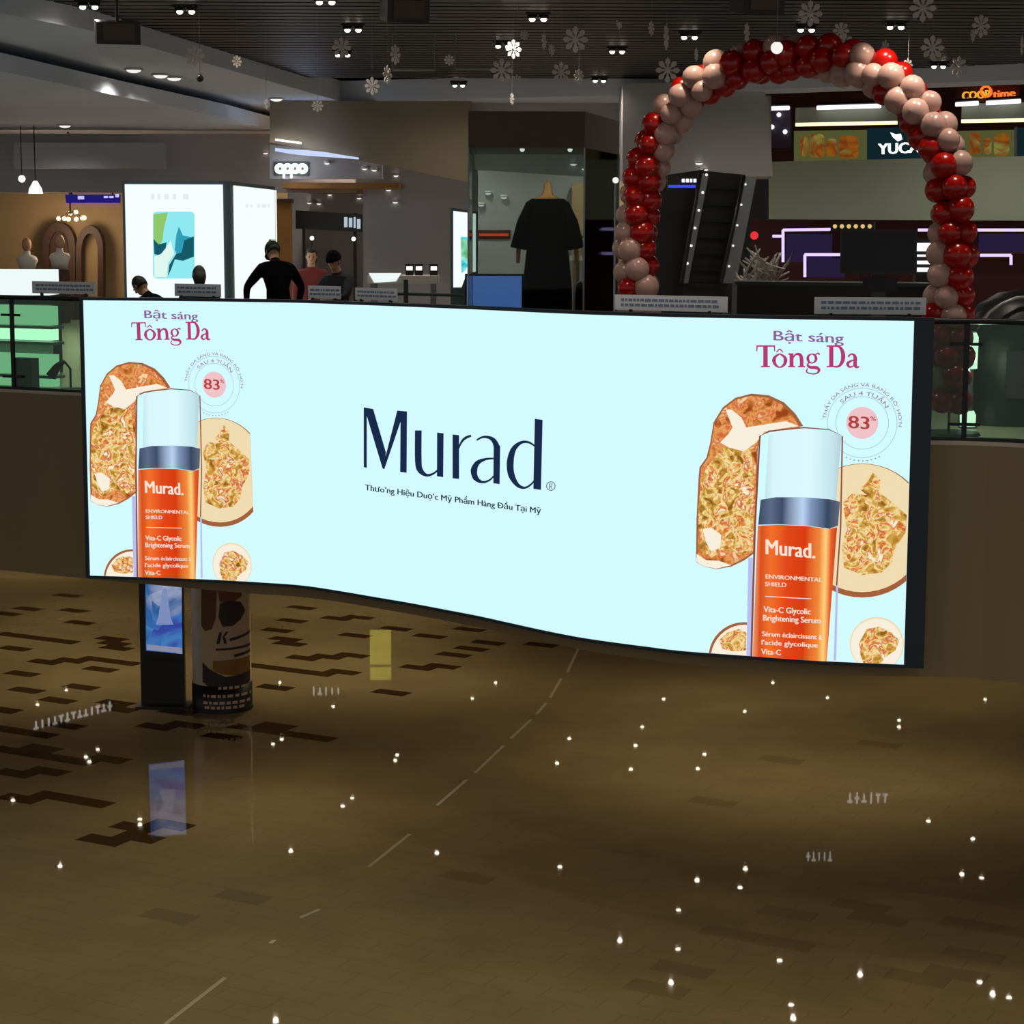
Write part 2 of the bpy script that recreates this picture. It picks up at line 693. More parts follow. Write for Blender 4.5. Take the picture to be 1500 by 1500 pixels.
def text_fit(s, x0, y0, x1, y1, cap, bold=False):
    """lettering on a pixel baseline (x0,y0)-(x1,y1) with the given capital height in pixels"""
    T, a, b = text_tris(s, bold)
    k = cap / .72
    out = []
    for t in T:
        q = []
        for x, y in t:
            w = (x - a) / (b - a)
            q.append((x0 + (x1 - x0) * w, y0 + (y1 - y0) * w - y * k))
        out.append(q)
        if bold:
            out.append([(x + cap * .07, y) for x, y in q])
    return out


def text_arc(s, cx, cy, r, a0, a1, cap, bold=False):
    """lettering around a circle, angles in degrees clockwise from the top"""
    T, a, b = text_tris(s, bold)
    k = cap / .72
    out = []
    for t in T:
        q = []
        for x, y in t:
            w = math.radians(a0 + (a1 - a0) * (x - a) / (b - a))
            rr = r + y * k
            q.append((cx + rr * math.sin(w), cy - rr * math.cos(w)))
        out.append(q)
    return out


def stroke(path, widths):
    """a pen stroke of changing width, as quads; path densified by Catmull-Rom"""
    P = [Vector((x, y, 0)) for x, y in path]
    pts, ws = [], []
    for i in range(len(P) - 1):
        p0, p1, p2, p3 = P[max(i - 1, 0)], P[i], P[i + 1], P[min(i + 2, len(P) - 1)]
        n = 4 if len(P) > 2 else 1
        for k in range(n):
            t = k / n
            pts.append(.5 * ((2 * p1) + (p2 - p0) * t + (2 * p0 - 5 * p1 + 4 * p2 - p3) * t * t + (3 * p1 - p0 - 3 * p2 + p3) * t ** 3))
            ws.append(widths[i] + (widths[i + 1] - widths[i]) * t)
    pts.append(P[-1])
    ws.append(widths[-1])
    L, R_ = [], []
    for i, p in enumerate(pts):
        t = (pts[min(i + 1, len(pts) - 1)] - pts[max(i - 1, 0)]).normalized()
        n = Vector((-t.y, t.x, 0)) * ws[i] / 2
        L.append(p + n)
        R_.append(p - n)
    return [[(L[i].x, L[i].y), (L[i + 1].x, L[i + 1].y), (R_[i + 1].x, R_[i + 1].y), (R_[i].x, R_[i].y)] for i in range(len(pts) - 1)]


def circle(cx, cy, r, n=36, ry=None):
    return [(cx + r * math.cos(2 * math.pi * k / n), cy + (ry or r) * math.sin(2 * math.pi * k / n)) for k in range(n)]


def ring(cx, cy, r, w, n=40):
    out = []
    for k in range(n):
        a, b = 2 * math.pi * k / n, 2 * math.pi * (k + 1) / n
        out.append([(cx + (r + w) * math.cos(a), cy + (r + w) * math.sin(a)), (cx + (r + w) * math.cos(b), cy + (r + w) * math.sin(b)),
                    (cx + r * math.cos(b), cy + r * math.sin(b)), (cx + r * math.cos(a), cy + r * math.sin(a))])
    return out


def clip_poly(pts, xmin=None, xmax=None):
    def cut(P, inside, inter):
        o = []
        for i in range(len(P)):
            a, b = P[i], P[(i + 1) % len(P)]
            if inside(a):
                o.append(a)
                if not inside(b):
                    o.append(inter(a, b))
            elif inside(b):
                o.append(inter(a, b))
        return o
    def at(x):
        return lambda a, b: (x, a[1] + (b[1] - a[1]) * (x - a[0]) / (b[0] - a[0]))
    if xmin is not None:
        pts = cut(pts, lambda p: p[0] >= xmin, at(xmin))
    if xmax is not None:
        pts = cut(pts, lambda p: p[0] <= xmax, at(xmax))
    return pts


glow('led_blank', '#d3fbff', 1.0)
glow('led_ink', '#1a2a4a', 1.0)
glow('led_ink_soft', '#66789c', 1.0)
glow('led_purple', '#8d5f9e', 1.0)
glow('led_magenta', '#b53a72', 1.0)
glow('led_pink', '#efc3c8', 1.0)
glow('led_red', '#b5423f', 1.0)
glow('led_dots', '#a9c3dd', 1.0)
glow('led_white', '#ffffff', 1.0)
glow('led_label', '#ffe3d2', 1.0)
glow('led_crust', '#a3613a', 1.0)
glow('led_crumb', '#f0dcb0', 1.0)
glow('led_cream', '#f8eedc', 1.0)
glow('led_sleeve', '#8a4b3c', 1.0)
glow('led_lilac', '#b7bff0', 1.0)
ramp_glow('led_cap', [(0, '#c4e4ea'), (.12, '#d9f6fb'), (.6, '#dcf9ff'), (.9, '#c3e2ea'), (1, '#b4cfd8')])
ramp_glow('led_ring', [(0, '#3c4a60'), (.15, '#5a6c88'), (.3, '#3f4c66'), (.55, '#b9d3f2'), (.65, '#7f97bb'), (.85, '#39475f'), (1, '#5d6a80')])
ramp_glow('led_serum', [(0, '#f39a6a'), (.08, '#d8501e'), (.2, '#f2702c'), (.4, '#e2481a'), (.62, '#d93c10'), (.8, '#f08a3c'), (.87, '#ffd07a'), (.93, '#e8622a'), (1, '#c23c1c')])
food_glow('led_topping', [(.36, '#8a5a22'), (.46, '#c08a36'), (.54, '#dcae52'), (.6, '#f5e2a8'), (.66, '#e8a050'), (.72, '#c8561e'), (.8, '#fbeecb')], 11)
food_glow('led_toast', [(.38, '#9a451c'), (.5, '#d07c38'), (.58, '#e8a562'), (.68, '#d4622c'), (.8, '#f2d3a0')], 9)

display = thing('curved_display', led_pt(LLEN / 2, ZB, 0), 'long curved screen advertising serum, hung on the brown gallery front', 'display')
z = [v for v in (ZB, ZT)]
n = len(LED)
on_led('screen', [[(0, ZB), (LLEN, ZB), (LLEN, ZT), (0, ZT)]], 'led_blank', 0, display, clip=False, label='lit pale blue screen face')
OUT = offset_curve(LED, .012)
ribbon(OUT, ZB - .03, ZT + .03, .11).build('cabinet', 'frame_blue', display)
fr = MB()
t0 = (LED[1] - LED[0]).normalized()
t1 = (LED[-1] - LED[-2]).normalized()
MB().add(ribbon(offset_curve([LED[0] - t0 * .05, LED[0]], -.012), ZB - .03, ZT + .03, .14).v, ribbon([LED[0] - t0 * .05, LED[0]], ZB, ZT, .14).f).build('side_trim', 'frame_blue', display)
w1 = ribbon(offset_curve([LED[-1], LED[-1] + t1 * .19], -.012), ZB - .03, ZT + .03, .16)
w1.build('side_trim', 'frame_blue', display)
P2 = offset_curve(LED, -.012)
ribbon(P2, ZT, ZT + .035, .13).build('top_trim', 'frame_blue', display)
ribbon(P2, ZB - .035, ZB, .13).build('bottom_trim', 'frame_blue', display)

for zz in (3.5, 4.3, 4.95):
    p = LED[2]
    q = min(FAS, key=lambda f: abs(f.x - p.x))
    MB().box((p.x, (p.y + .1 + q.y + .03) / 2, zz), (.08, q.y + .03 - p.y - .1, .08)).build('mount_arm', 'dark_metal', display)

# --- the middle: brand name and line below it (traced in a 3.75x crop)
def Mz(p):
    return led_uz(480 + p[0] / 3.75, 560 + p[1] / 3.75)


name = [[(200, 138), (217, 141), (217, 470), (200, 466)], [(203, 138), (252, 146), (322, 385), (312, 478), (303, 472)],
        [(303, 472), (313, 478), (408, 200), (400, 158), (384, 155)], [(386, 155), (438, 160), (436, 497), (400, 492), (402, 200)],
        [(603, 276), (639, 280), (637, 521), (602, 516)], [(688, 286), (724, 290), (724, 531), (688, 527)],
        [(914, 345), (950, 350), (947, 560), (912, 554)], [(1140, 200), (1183, 206), (1174, 591), (1132, 585)]]
name += stroke([(500, 264), (500, 430), (510, 482), (545, 510), (585, 500), (618, 470)], [37, 37, 32, 16, 11, 9])
name += stroke([(720, 365), (738, 327), (760, 305), (790, 293)], [8, 12, 15, 12])
name += stroke([(820, 318), (850, 302), (885, 302), (915, 320), (932, 356)], [8, 12, 16, 26, 35])
name += stroke([(917, 418), (870, 422), (826, 442), (806, 482), (815, 525), (850, 548), (890, 538), (917, 512)], [8, 13, 26, 37, 30, 14, 10, 8])
name += stroke([(1143, 352), (1105, 329), (1062, 332), (1022, 370), (1005, 440), (1012, 510), (1045, 564), (1085, 579), (1120, 560), (1142, 532)], [8, 12, 17, 30, 39, 36, 22, 12, 10, 8])
on_led('brand_lettering', [[Mz(p) for p in q] for q in name], 'led_ink', 2, display, label='dark navy brand name on the screen')
reg = ring(1228, 570, 21, 5, 24) + stroke([(1221, 585), (1221, 556)], [5, 5]) + stroke([(1221, 557), (1234, 560), (1232, 570), (1221, 571), ], [4, 4, 4, 4]) + stroke([(1226, 571), (1236, 585)], [4, 4])
on_led('registered_mark', [[Mz(p) for p in q] for q in reg], 'led_ink_soft', 2, display)
on_led('tagline', [[Mz(p) for p in q] for q in text_fit('Thưo\u2019ng Hiệu Duọ\u2019c Mỹ Phẩm Hàng \u00d0ầu Tại Mỹ', 207, 592, 1172, 722, 33, True)], 'led_ink', 2, display)

# --- the advert, drawn twice (traced in a 2.7275x crop of its second showing)
def Rz(p):
    return led_uz(980 + p[0] / 2.7275, 450 + p[1] / 2.7275)


def serif_word():
    """the two words of the heading in a high-contrast roman, drawn stroke by stroke"""
    s = []
    base, cap, xh = 240, 152, 184
    def ser(x, y, w):
        s.append([(x - w, y - 3), (x + w, y - 3), (x + w, y + 3), (x - w, y + 3)])
    s.append([(377, cap), (395, cap), (395, base), (377, base)])                # T
    s.append([(350, cap), (424, cap), (424, cap + 6), (350, cap + 6)])
    s.append([(350, cap), (356, cap), (353, cap + 24), (349, cap + 24)])
    s.append([(418, cap), (424, cap), (425, cap + 24), (421, cap + 24)])
    ser(386, base - 3, 18)
    s.extend(stroke([(443, 186), (425, 198), (420, 213), (426, 230), (443, 240), (460, 230), (466, 213), (461, 198), (443, 186)], [5, 11, 16, 11, 5, 11, 16, 11, 5]))
    s.extend(stroke([(430, 180), (443, 168), (456, 180)], [4, 6, 4]))
    s.append([(482, xh), (498, xh), (498, base), (482, base)])                  # n
    s.extend(stroke([(496, 202), (508, 188), (524, 190), (530, 208), (530, base)], [5, 8, 13, 15, 15]))
    ser(490, base - 3, 14)
    ser(530, base - 3, 14)
    ser(486, xh + 3, 9)
    s.extend(stroke([(571, 186), (558, 194), (555, 206), (560, 218), (572, 223), (584, 216), (588, 204), (583, 192), (571, 186)], [4, 9, 12, 9, 4, 9, 12, 9, 4]))
    s.extend(stroke([(584, 190), (596, 184), (602, 190)], [4, 6, 7]))
    s.extend(stroke([(560, 220), (554, 232), (566, 240), (590, 242), (600, 252), (590, 264), (568, 266), (550, 258), (554, 244)], [5, 8, 12, 14, 11, 6, 5, 6, 5]))
    s.append([(640, cap), (657, cap), (657, base), (640, base)])                # D
    s.extend(stroke([(655, cap + 3), (678, 156), (692, 174), (696, 196), (692, 218), (678, 236), (655, base - 3)], [6, 9, 15, 18, 15, 9, 6]))
    ser(642, cap + 3, 12)
    ser(642, base - 3, 12)
    s.extend(stroke([(716, 198), (726, 188), (738, 190), (744, 202), (744, 232), (752, 240), (760, 236)], [8, 6, 9, 15, 15, 8, 5]))
    s.extend(stroke([(742, 210), (724, 216), (714, 226), (720, 238), (734, 236), (743, 226)], [5, 8, 13, 9, 5, 5]))
    return s


adv = []          # (name, polygons, material, layer)
left_slice = [(118, 685), (122, 640), (150, 600), (165, 540), (178, 460), (215, 400), (265, 362), (330, 345), (400, 352), (460, 380), (505, 425),
              (537, 475), (480, 484), (400, 490), (372, 505), (355, 560), (345, 980), (300, 1012), (250, 1036), (190, 1047), (140, 1036), (108, 1018), (110, 850)]
cx, cy = 270, 700
adv.append(('bread_slice', [left_slice], 'led_crust', 1))
adv.append(('bread_top', [[(cx + (x - cx) * .95, cy + (y - cy) * .975) for x, y in left_slice]], 'led_toast', 2))
adv.append(('topping', [[(130, 690), (150, 640), (185, 600), (215, 560), (330, 560), (340, 700), (335, 970), (280, 990), (240, 960), (170, 1000), (118, 960), (118, 800)]], 'led_topping', 3))
adv.append(('cheese', [[(228, 410), (250, 408), (290, 440), (310, 480), (370, 470), (470, 455), (520, 475), (440, 486), (380, 498), (350, 540), (300, 575), (240, 560), (205, 540), (240, 505), (255, 480)],
                       [(112, 985), (150, 1010), (200, 1012), (250, 1030), (190, 1044), (140, 1034), (110, 1016)], [(135, 885), (170, 880), (210, 910), (205, 960), (170, 975), (150, 940)]], 'led_cream', 4))
adv.append(('bread_slice', [clip_poly(circle(772, 892, 268, 48), 640, 958)], 'led_crust', 1))
adv.append(('bread_top', [clip_poly(circle(772, 882, 256, 48), 645, 958)], 'led_crumb', 2))
adv.append(('topping', [[(695, 780), (730, 745), (790, 750), (760, 725), (790, 700), (815, 660), (845, 690), (840, 740), (880, 770), (950, 830), (945, 900), (905, 960), (890, 1020), (850, 1060), (770, 1070), (700, 1040), (690, 960), (710, 880)]], 'led_topping', 3))
adv.append(('bread_slice', [clip_poly(circle(300, 1400, 142, 40), None, 330)], 'led_crust', 1))
adv.append(('bread_top', [clip_poly(circle(304, 1405, 137, 40), None, 330)], 'led_cream', 2))
adv.append(('topping', [[(200, 1330), (230, 1300), (280, 1285), (310, 1300), (308, 1370), (260, 1375), (215, 1365)]], 'led_topping', 3))
adv.append(('bread_slice', [circle(830, 1345, 108, 36)], 'led_crumb', 1))
adv.append(('bread_top', [circle(830, 1347, 103, 36)], 'led_cream', 2))
adv.append(('topping', [[(760, 1340), (790, 1285), (840, 1275), (890, 1300), (920, 1330), (905, 1370), (860, 1400), (840, 1440), (780, 1430), (765, 1390)]], 'led_topping', 3))
# bottle: clear sleeve, cap, metal collar, orange body
adv.append(('bottle_sleeve', [[(361, 515), (368, 508), (349, 870), (334, 1400), (326, 1400), (341, 870)], [(690, 515), (696, 515), (689, 880), (673, 1110), (667, 1110), (683, 880)],
                              [(362, 515), (400, 492), (540, 478), (640, 486), (697, 515), (640, 492), (540, 484), (405, 498)]], 'led_sleeve', 5))
adv.append(('bottle_edge', [[(318, 1000), (336, 1000), (328, 1400), (310, 1400)], [(668, 1110), (676, 1110), (668, 1410), (658, 1410)]], 'led_lilac', 4))
adv.append(('cap', [[(400, 512), (430, 494), (540, 483), (640, 490), (690, 512), (668, 772), (600, 762), (480, 756), (384, 762)]], 'led_cap', 6))
adv.append(('collar', [[(368, 768), (430, 758), (540, 758), (640, 766), (684, 776), (676, 872), (640, 884), (560, 872), (440, 866), (358, 868)]], 'led_ring', 7))
adv.append(('serum_body', [[(356, 872), (440, 868), (560, 874), (640, 886), (672, 878), (630, 1425), (334, 1425)]], 'led_serum', 6))
lab = text_fit('Murad.', 388, 985, 582, 1002, 62, True) + text_fit('ENVIRONMENTAL', 388, 1082, 612, 1096, 17, True) + text_fit('SHIELD', 386, 1112, 470, 1116, 17, True) + \
    [[(386, 1152), (570, 1162), (570, 1165), (386, 1155)]] + text_fit('Vita-C Glycolic', 380, 1216, 566, 1226, 24, True) + text_fit('Brightening Serum', 378, 1250, 606, 1262, 24, True) + \
    text_fit('Sérum éclaircissant à', 374, 1312, 610, 1326, 20, True) + text_fit("l'acide glycolique", 372, 1346, 594, 1358, 20, True) + text_fit('Vita-C', 370, 1384, 448, 1388, 22, True)
adv.append(('bottle_lettering', lab, 'led_label', 8))
adv.append(('heading_line', text_fit('Bật sáng', 418, 132, 696, 143, 40, True), 'led_purple', 2))
adv.append(('heading_words', serif_word(), 'led_magenta', 2))
adv.append(('badge_disc', [circle(772, 462, 64)], 'led_pink', 2))
adv.append(('badge_number', text_fit('83', 716, 482, 798, 488, 52, True) + text_fit('%', 804, 452, 826, 454, 17, True), 'led_red', 3))
adv.append(('badge_ring', ring(772, 462, 104, 2.5) + ring(772, 462, 138, 2.5), 'led_dots', 2))
adv.append(('badge_lettering', text_arc('THẤY DA SÁNG VÀ RẠNG RÕ\u2019 HO\u2019N', 772, 462, 146, -84, 96, 14, True) + text_arc('SAU 4 TUẦN', 772, 462, 110, -46, 58, 17, True) +
            text_arc('• • • • • • • • •', 772, 462, 146, 152, 206, 12, True), 'led_purple', 3))

u_r = Rz((362, 780))[0]
u_l = led_uz(100 + 345 / 3.3333, 420 + 790 / 3.3333)[0]
z_r = Rz((362, 780))[1]
z_l = led_uz(100 + 345 / 3.3333, 420 + 790 / 3.3333)[1]
SH = u_l - u_r
uw = Rz((955, 880))[0] - Rz((110, 880))[0]
uwl = led_uz(100 + 888 / 3.3333, 700)[0] - led_uz(100 + 100 / 3.3333, 690)[0]
print('ad shift', SH, 'dz', z_l - z_r, 'width', uw, uwl, 'len', LLEN)
SCU = uwl / uw
for nm, polys, mt, ly in adv:
    P = [[Rz(p) for p in q] for q in polys]
    Q = [[(u_l + (u - u_r) * SCU, zz) for u, zz in q] for q in P]
    for W in (P, Q):
        for piece in ([[q] for q in W] if nm in ('cheese', 'bottle_edge', 'bottle_sleeve') else [W]):
            o = on_led(nm, piece, mt, ly, display)
            if o and nm in ('badge_lettering', 'bottle_lettering', 'badge_ring'):
                o['kind'] = 'stuff'

# ================================================================== RAILING ON THE GALLERY EDGE
RAIL = offset_curve(FAS, .08)
rail = thing('railing', (RAIL[0].x, RAIL[0].y, ZF2), 'dark handrail with green tinted glass panes along the gallery edge', 'railing')
MB().tube([(p.x, p.y, 6.36) for p in RAIL], .03, 8).build('handrail', 'dark_metal', rail, True)
ribbon(offset_curve(RAIL, -.03), 5.16, ZF2 + .03, .1).build('base_channel', 'dark_metal', rail)


def rail_near(px):
    best = min(range(1, len(RAIL) - 1), key=lambda i: abs(project((RAIL[i].x, RAIL[i].y, 5.8))[0] - px))
    return best


posts = [rail_near(x) for x in (-330, -160, 15)] + [rail_near(x) for x in (290, 560, 830, 1110)] + [rail_near(x) for x in (1416, 1720)]
for i in posts:
    p = RAIL[i]
    t = (RAIL[i + 1] - RAIL[i - 1]).normalized()
    rz = math.atan2(t.y, t.x)
    po = MB().box((p.x, p.y, 5.78), (.05, .03, 1.14), rz).build('post', 'dark_metal', rail)
    for zz in (5.36, 6.14):
        MB().box((p.x + t.y * .025, p.y - t.x * .025, zz), (.3, .02, .03), rz).build('glass_clamp', 'dark_metal', po)
for a, b in zip(posts, posts[1:]):
    seg = RAIL[a:b + 1]
    if len(seg) < 2:
        continue
    ribbon([q.copy() for q in seg], ZF2 + .03, 6.33, .012).build('glass_pane', 'rail_glass', rail)

# notices on the rail
for k, (x0, x1, h, lab) in enumerate([(48, 145, .15, 'pale notice plate on the handrail beside the white counter'), (262, 322, .15, 'small pale notice plate on the handrail before the white lightbox'),
                              (456, 504, .15, 'pale notice plate on the handrail before the man in dark cap'), (524, 572, .14, 'pale notice plate on the handrail below the low wall'),
                              (905, 1062, .155, 'long pale notice plate on the handrail before the escalator'),
                              (1195, 1346, .165, 'long pale notice plate on the handrail below the black monitor')]):
    i0, i1 = rail_near(x0), rail_near(x1)
    a, b = RAIL[i0], RAIL[i1]
    t = (b - a).normalized()
    c = (a + b) / 2
    rz = math.atan2(t.y, t.x)
    nrm = Vector((t.y, -t.x, 0))
    pl = thing('notice_plate', (c.x, c.y, 6.39), lab, 'sign', 'notice plates along the handrail')
    Lx = (b - a).length
    MB().box((c.x, c.y, 6.42 + h / 2), (Lx, .012, h), rz).build('plate', 'paper', pl)
    for s in (-.35, .35):
        q = c + t * Lx * s
        MB().box((q.x, q.y, 6.405), (.03, .03, .05), rz).build('bracket', 'dark_metal', pl)
    ln = MB()
    random.seed(k)
    for row in range(2):
        x = -Lx * .44
        while x < Lx * .42:
            w = random.uniform(.02, .07)
            q = c + t * (x + w / 2) + nrm * .008
            ln.box((q.x, q.y, 6.42 + h * (.68 - .32 * row)), (w, .003, h * .16), rz)
            x += w + .014
    o = ln.build('print', 'ink', pl)
    o['kind'] = 'stuff'

# ================================================================== BALLOON ARCH
arch_px = [(938, 640), (936, 560), (936, 480), (936, 420), (930, 370), (934, 320), (942, 270), (958, 220), (982, 170), (1022, 128), (1075, 100),
           (1130, 88), (1190, 84), (1240, 90), (1288, 108), (1328, 140), (1366, 190), (1388, 240), (1394, 290), (1396, 340), (1393, 390),
           (1390, 440), (1390, 500), (1390, 560), (1390, 625)]
A0, A1 = at_y(936, 400, 22.75), at_y(1390, 400, 20.5)
AP = VPlane(936, 22.75, math.degrees(math.atan2(A1.y - A0.y, A1.x - A0.x)))
arch = thing('balloon_arch', at_y(1390, 640, 20.5), 'tall arch of red and pale pink balloons standing behind the railing', 'balloon arch')
path3 = [AP.p(x, y) for x, y in arch_px]
dense = []
for i in range(len(path3) - 1):
    p0, p1, p2, p3 = path3[max(i - 1, 0)], path3[i], path3[i + 1], path3[min(i + 2, len(path3) - 1)]
    for k in range(8):
        t = k / 8
        dense.append(.5 * ((2 * p1) + (p2 - p0) * t + (2 * p0 - 5 * p1 + 4 * p2 - p3) * t * t + (3 * p1 - p0 - 3 * p2 + p3) * t ** 3))
dense = [Vector((p.x, p.y, max(p.z, ZF2 + .27))) for p in dense]
MB().tube([Vector((dense[0].x, dense[0].y, ZF2))] + dense + [Vector((dense[-1].x, dense[-1].y, ZF2))], .015, 6).build('arch_frame', 'steel', arch, True)
for p in (dense[0], dense[-1]):
    MB().lathe([(0.001, .03), (.3, .03), (.32, 0), (0.001, 0)], 20, (p.x, p.y, ZF2)).build('base_plate', 'dark_metal', arch)
bprof = []
for k in range(13):
    a = math.pi * k / 12
    r = math.sin(a)
    zz = -math.cos(a)
    if zz < 0:
        zz *= 1.18
        r *= 1 - .12 * (-zz / 1.18) ** 2
    bprof.append((max(r, .001), zz))
bprof = [(.001, -1.34), (.16, -1.33), (.06, -1.22)] + bprof[1:]
bmesh_of = {nm: MB().lathe(bprof, 14).mesh('balloon', nm, True) for nm in ('balloon_red', 'balloon_white')}
random.seed(11)
dist, k = 0.0, 0
nxt = 0.0
for i in range(1, len(dense) - 1):
    dist += (dense[i] - dense[i - 1]).length
    if dist < nxt:
        continue
    nxt = dist + .185
    t = (dense[i + 1] - dense[i - 1]).normalized()
    x = t.cross(AP.n).normalized()
    y = AP.n
    for j in range(4):
        a = math.pi / 2 * j + math.pi / 4 + k * .55 + random.uniform(-.12, .12)
        d = x * math.cos(a) + y * math.sin(a)
        r = random.uniform(.118, .142)
        c = dense[i] + d * .128 + t * random.uniform(-.02, .02)
        red = (j < 2) == (random.random() > .1)
        if i > len(dense) * .6 and c.z < 6.35:
            red = random.random() > .25
        o = link('balloon', bmesh_of['balloon_red' if red else 'balloon_white'], arch)
        q = d.to_track_quat('Z', 'Y').to_matrix().to_4x4()
        o.matrix_local = arch.matrix_basis.inverted() @ Matrix.Translation(c) @ q @ Matrix.Diagonal((r, r, r, 1))
    k += 1

# ================================================================== CEILING FITTINGS
for px, py, Y, r, mt, nm, lab, cat in [(1138, 70, 21.2, .062, 'lens_soft', 'hanging_globe', 'small white ornament ball with painted glow hanging over the balloon arch', 'lamp'),  # ornament ball, its brightness painted as a glow
                                       (293, 115, 26.0, .045, 'black_plastic', 'dome_camera', 'small black dome camera hanging under a snowflake', 'camera')]:
    c = at_y(px, py, Y)
    t = thing(nm, c, lab, cat)
    MB().ball(c, r, 14, 10).build('globe', mt, t, True)
    MB().tube([c + Vector((0, 0, r * .9)), (c.x, c.y, 10.02)], .004, 5).build('cord', 'string', t)
    MB().lathe([(.001, r * 1.15), (.02, r * 1.15), (.024, r * .85), (.001, r * .85)], 10, c).build('collar', 'black_plastic', t)
arm = MB()
for k in range(8):
    a = math.pi / 4 * k
    ca, sa = math.cos(a), math.sin(a)
    def q(r, w):
        return (r * ca - w * sa, r * sa + w * ca)
    outl = [q(0, -.05), q(.45, -.09), q(.6, -.2), q(.82, -.2), q(1, 0), q(.82, .2), q(.6, .2), q(.45, .09), q(0, .05)]
    arm.prism([(x, -.03, y) for x, y in outl], [(x, .03, y) for x, y in outl])
flake_me = arm.mesh('flake', 'snow_paper')
hub_me = MB().lathe([(.001, -.05), (.2, -.05), (.2, .05), (.001, .05)], 12).mesh('hub', 'snow_paper')
flakes = [(285, 82, 15, 0), (500, 70, 15, .5), (735, 103, 17, .1), (757, 117, 8, 0), (843, 58, 19, .2), (822, 106, 15, .4), (848, 111, 10, .7), (978, 103, 18, .1),
          (1187, 20, 19, .2), (1352, 12, 20, 0), (1366, 70, 18, .1), (1437, 38, 17, .5), (1425, 52, 10, 1), (1236, 66, 17, .3), (1232, 45, 13, 0.2), (568, 110, 14, 1.15), (579, 80, 15, 1.1), (797, 60, 12, 1.25),
          (808, 73, 9, 1.0), (907, 30, 13, 1.15), (954, 42, 11, 1.1), (976, 54, 19, 1.3), (1020, 80, 10, 1.2), (545, 126, 13, .6), (658, 88, 8, .3), (347, 90, 9, .8),
          (752, 72, 14, .6), (768, 52, 7, .4), (1297, 72, 13, .9), (1405, 98, 15, .4), (1094, 48, 15, 1.2), (465, 155, 9, .2), (390, 152, 8, 1.3), (750, 145, 9, 1.2), (1330, 95, 9, .5), (1497, 66, 14, 1.2)]
for n_, (px, py, rp, yaw) in enumerate(flakes):
    Y = 25.5 + (n_ * 7 % 5) * .9 + (1.3 if n_ == 33 else 0) if py > 20 else 25.0
    c = at_y(px, py, Y)
    r = rp / F * Y
    sn = thing('snowflake_ornament', c, 'small white paper snowflake hanging on a thread from the dark slatted ceiling' if rp <= 11 else 'large white paper snowflake hanging on a thread from the dark slatted ceiling', 'ornament', 'snowflakes hanging from the ceiling')
    sn.rotation_euler.z = yaw
    for nm, me in (('flake', flake_me), ('hub', hub_me)):
        o = link(nm, me)
        o.parent = sn
        o.scale = (r, r, r)
    o = link('thread', MB().tube([(0, 0, r), (0, 0, 10.02 - c.z)], .002, 4).mesh('thread', 'string'))
    o.parent = sn

can = MB().lathe([(.001, .07), (.085, .07), (.095, 0), (.075, -.005), (.07, .02), (.001, .02)], 16).mesh('can', 'black_plastic', True)
lens = MB().ball((0, 0, -.015), .052, 14, 8, (1, 1, .72)).mesh('lens', 'lens', True)
plate = MB().box((0, 0, .05), (.32, .2, .04)).mesh('plate', 'black_plastic')
twin = [(272, 15), (517, 42), (502, 79), (672, 124), (788, 26), (878, 117), (1010, 53), (1312, 38), (1375, 96), (477, 1), (737, 66), (904, 74), (1181, 42), (1120, 104), (130, 8)]
twin3 = [at_z(px, py, 9.95) for px, py in twin]
twin3 += [Vector((at_y(px, 100, yy).x, yy - .5, 9.95)) for px, yy in ((1012, 22.3), (1296, 20.9))]
twin3 += [Vector((x, y, 9.95)) for y in (5, 10, 15, 20) for x in (-9, -4.5, 0, 4.5, 9)]  # unseen grid of twins, added to light the fascia and floor
for n_, c in enumerate(twin3):
    t = thing('twin_downlight', c, 'black twin ceiling downlight set in the dark slats', 'light', 'twin downlights in the slatted ceiling')
    o = link('plate', plate)
    o.parent = t
    for s in (-.075, .075):
        o = link('can', can)
        o.parent = t
        o.location = (s, 0, -.01)
        o.scale = (.76, .76, .76)
        l = link('lens', lens)
        l.parent = o
    if n_ in (15, 16):
        lamp('SPOT', (c.x, c.y, c.z - .06), 130, (1, .86, .66), .08, (c.x, c.y + .5, 8), .75, .7)
    elif n_ < 15:
        lamp('SPOT', (c.x, c.y, c.z - .06), 90, (1, .9, .76), .12, (c.x, c.y, 0), 2.9, .9)
    else:
        la = lamp('SPOT', (c.x, c.y, c.z - .06), 175, (1, .87, .7), .12, (c.x, c.y, 0), 2.5, .9)

lens2 = MB().ball((0, 0, 0), .12, 16, 8, (1, 1, .42)).mesh('lens', 'lens_soft', True)
rim2 = MB().lathe([(.12, 0), (.15, -.01), (.16, .01), (.12, .03)], 18).mesh('rim', 'white_cloth', True)
for px, py, zz in [(235, 108, 9.75), (405, 143, 9.75), (95, 182, 9.35), (28, 211, 9.35), (255, 112, 9.75)]:
    c = at_z(px, py, zz)
    t = thing('round_downlight', (c.x, c.y, zz - .025), 'round white downlight added to brighten the gallery level', 'light', 'round downlights in the pale ceiling')
    for nm, me in (('lens', lens2), ('rim', rim2)):
        o = link(nm, me)
        o.parent = t
    lamp('SPOT', (c.x, c.y, zz - .08), 120, (1, .95, .9), .12, (c.x, c.y, 0), 2.4, .9)

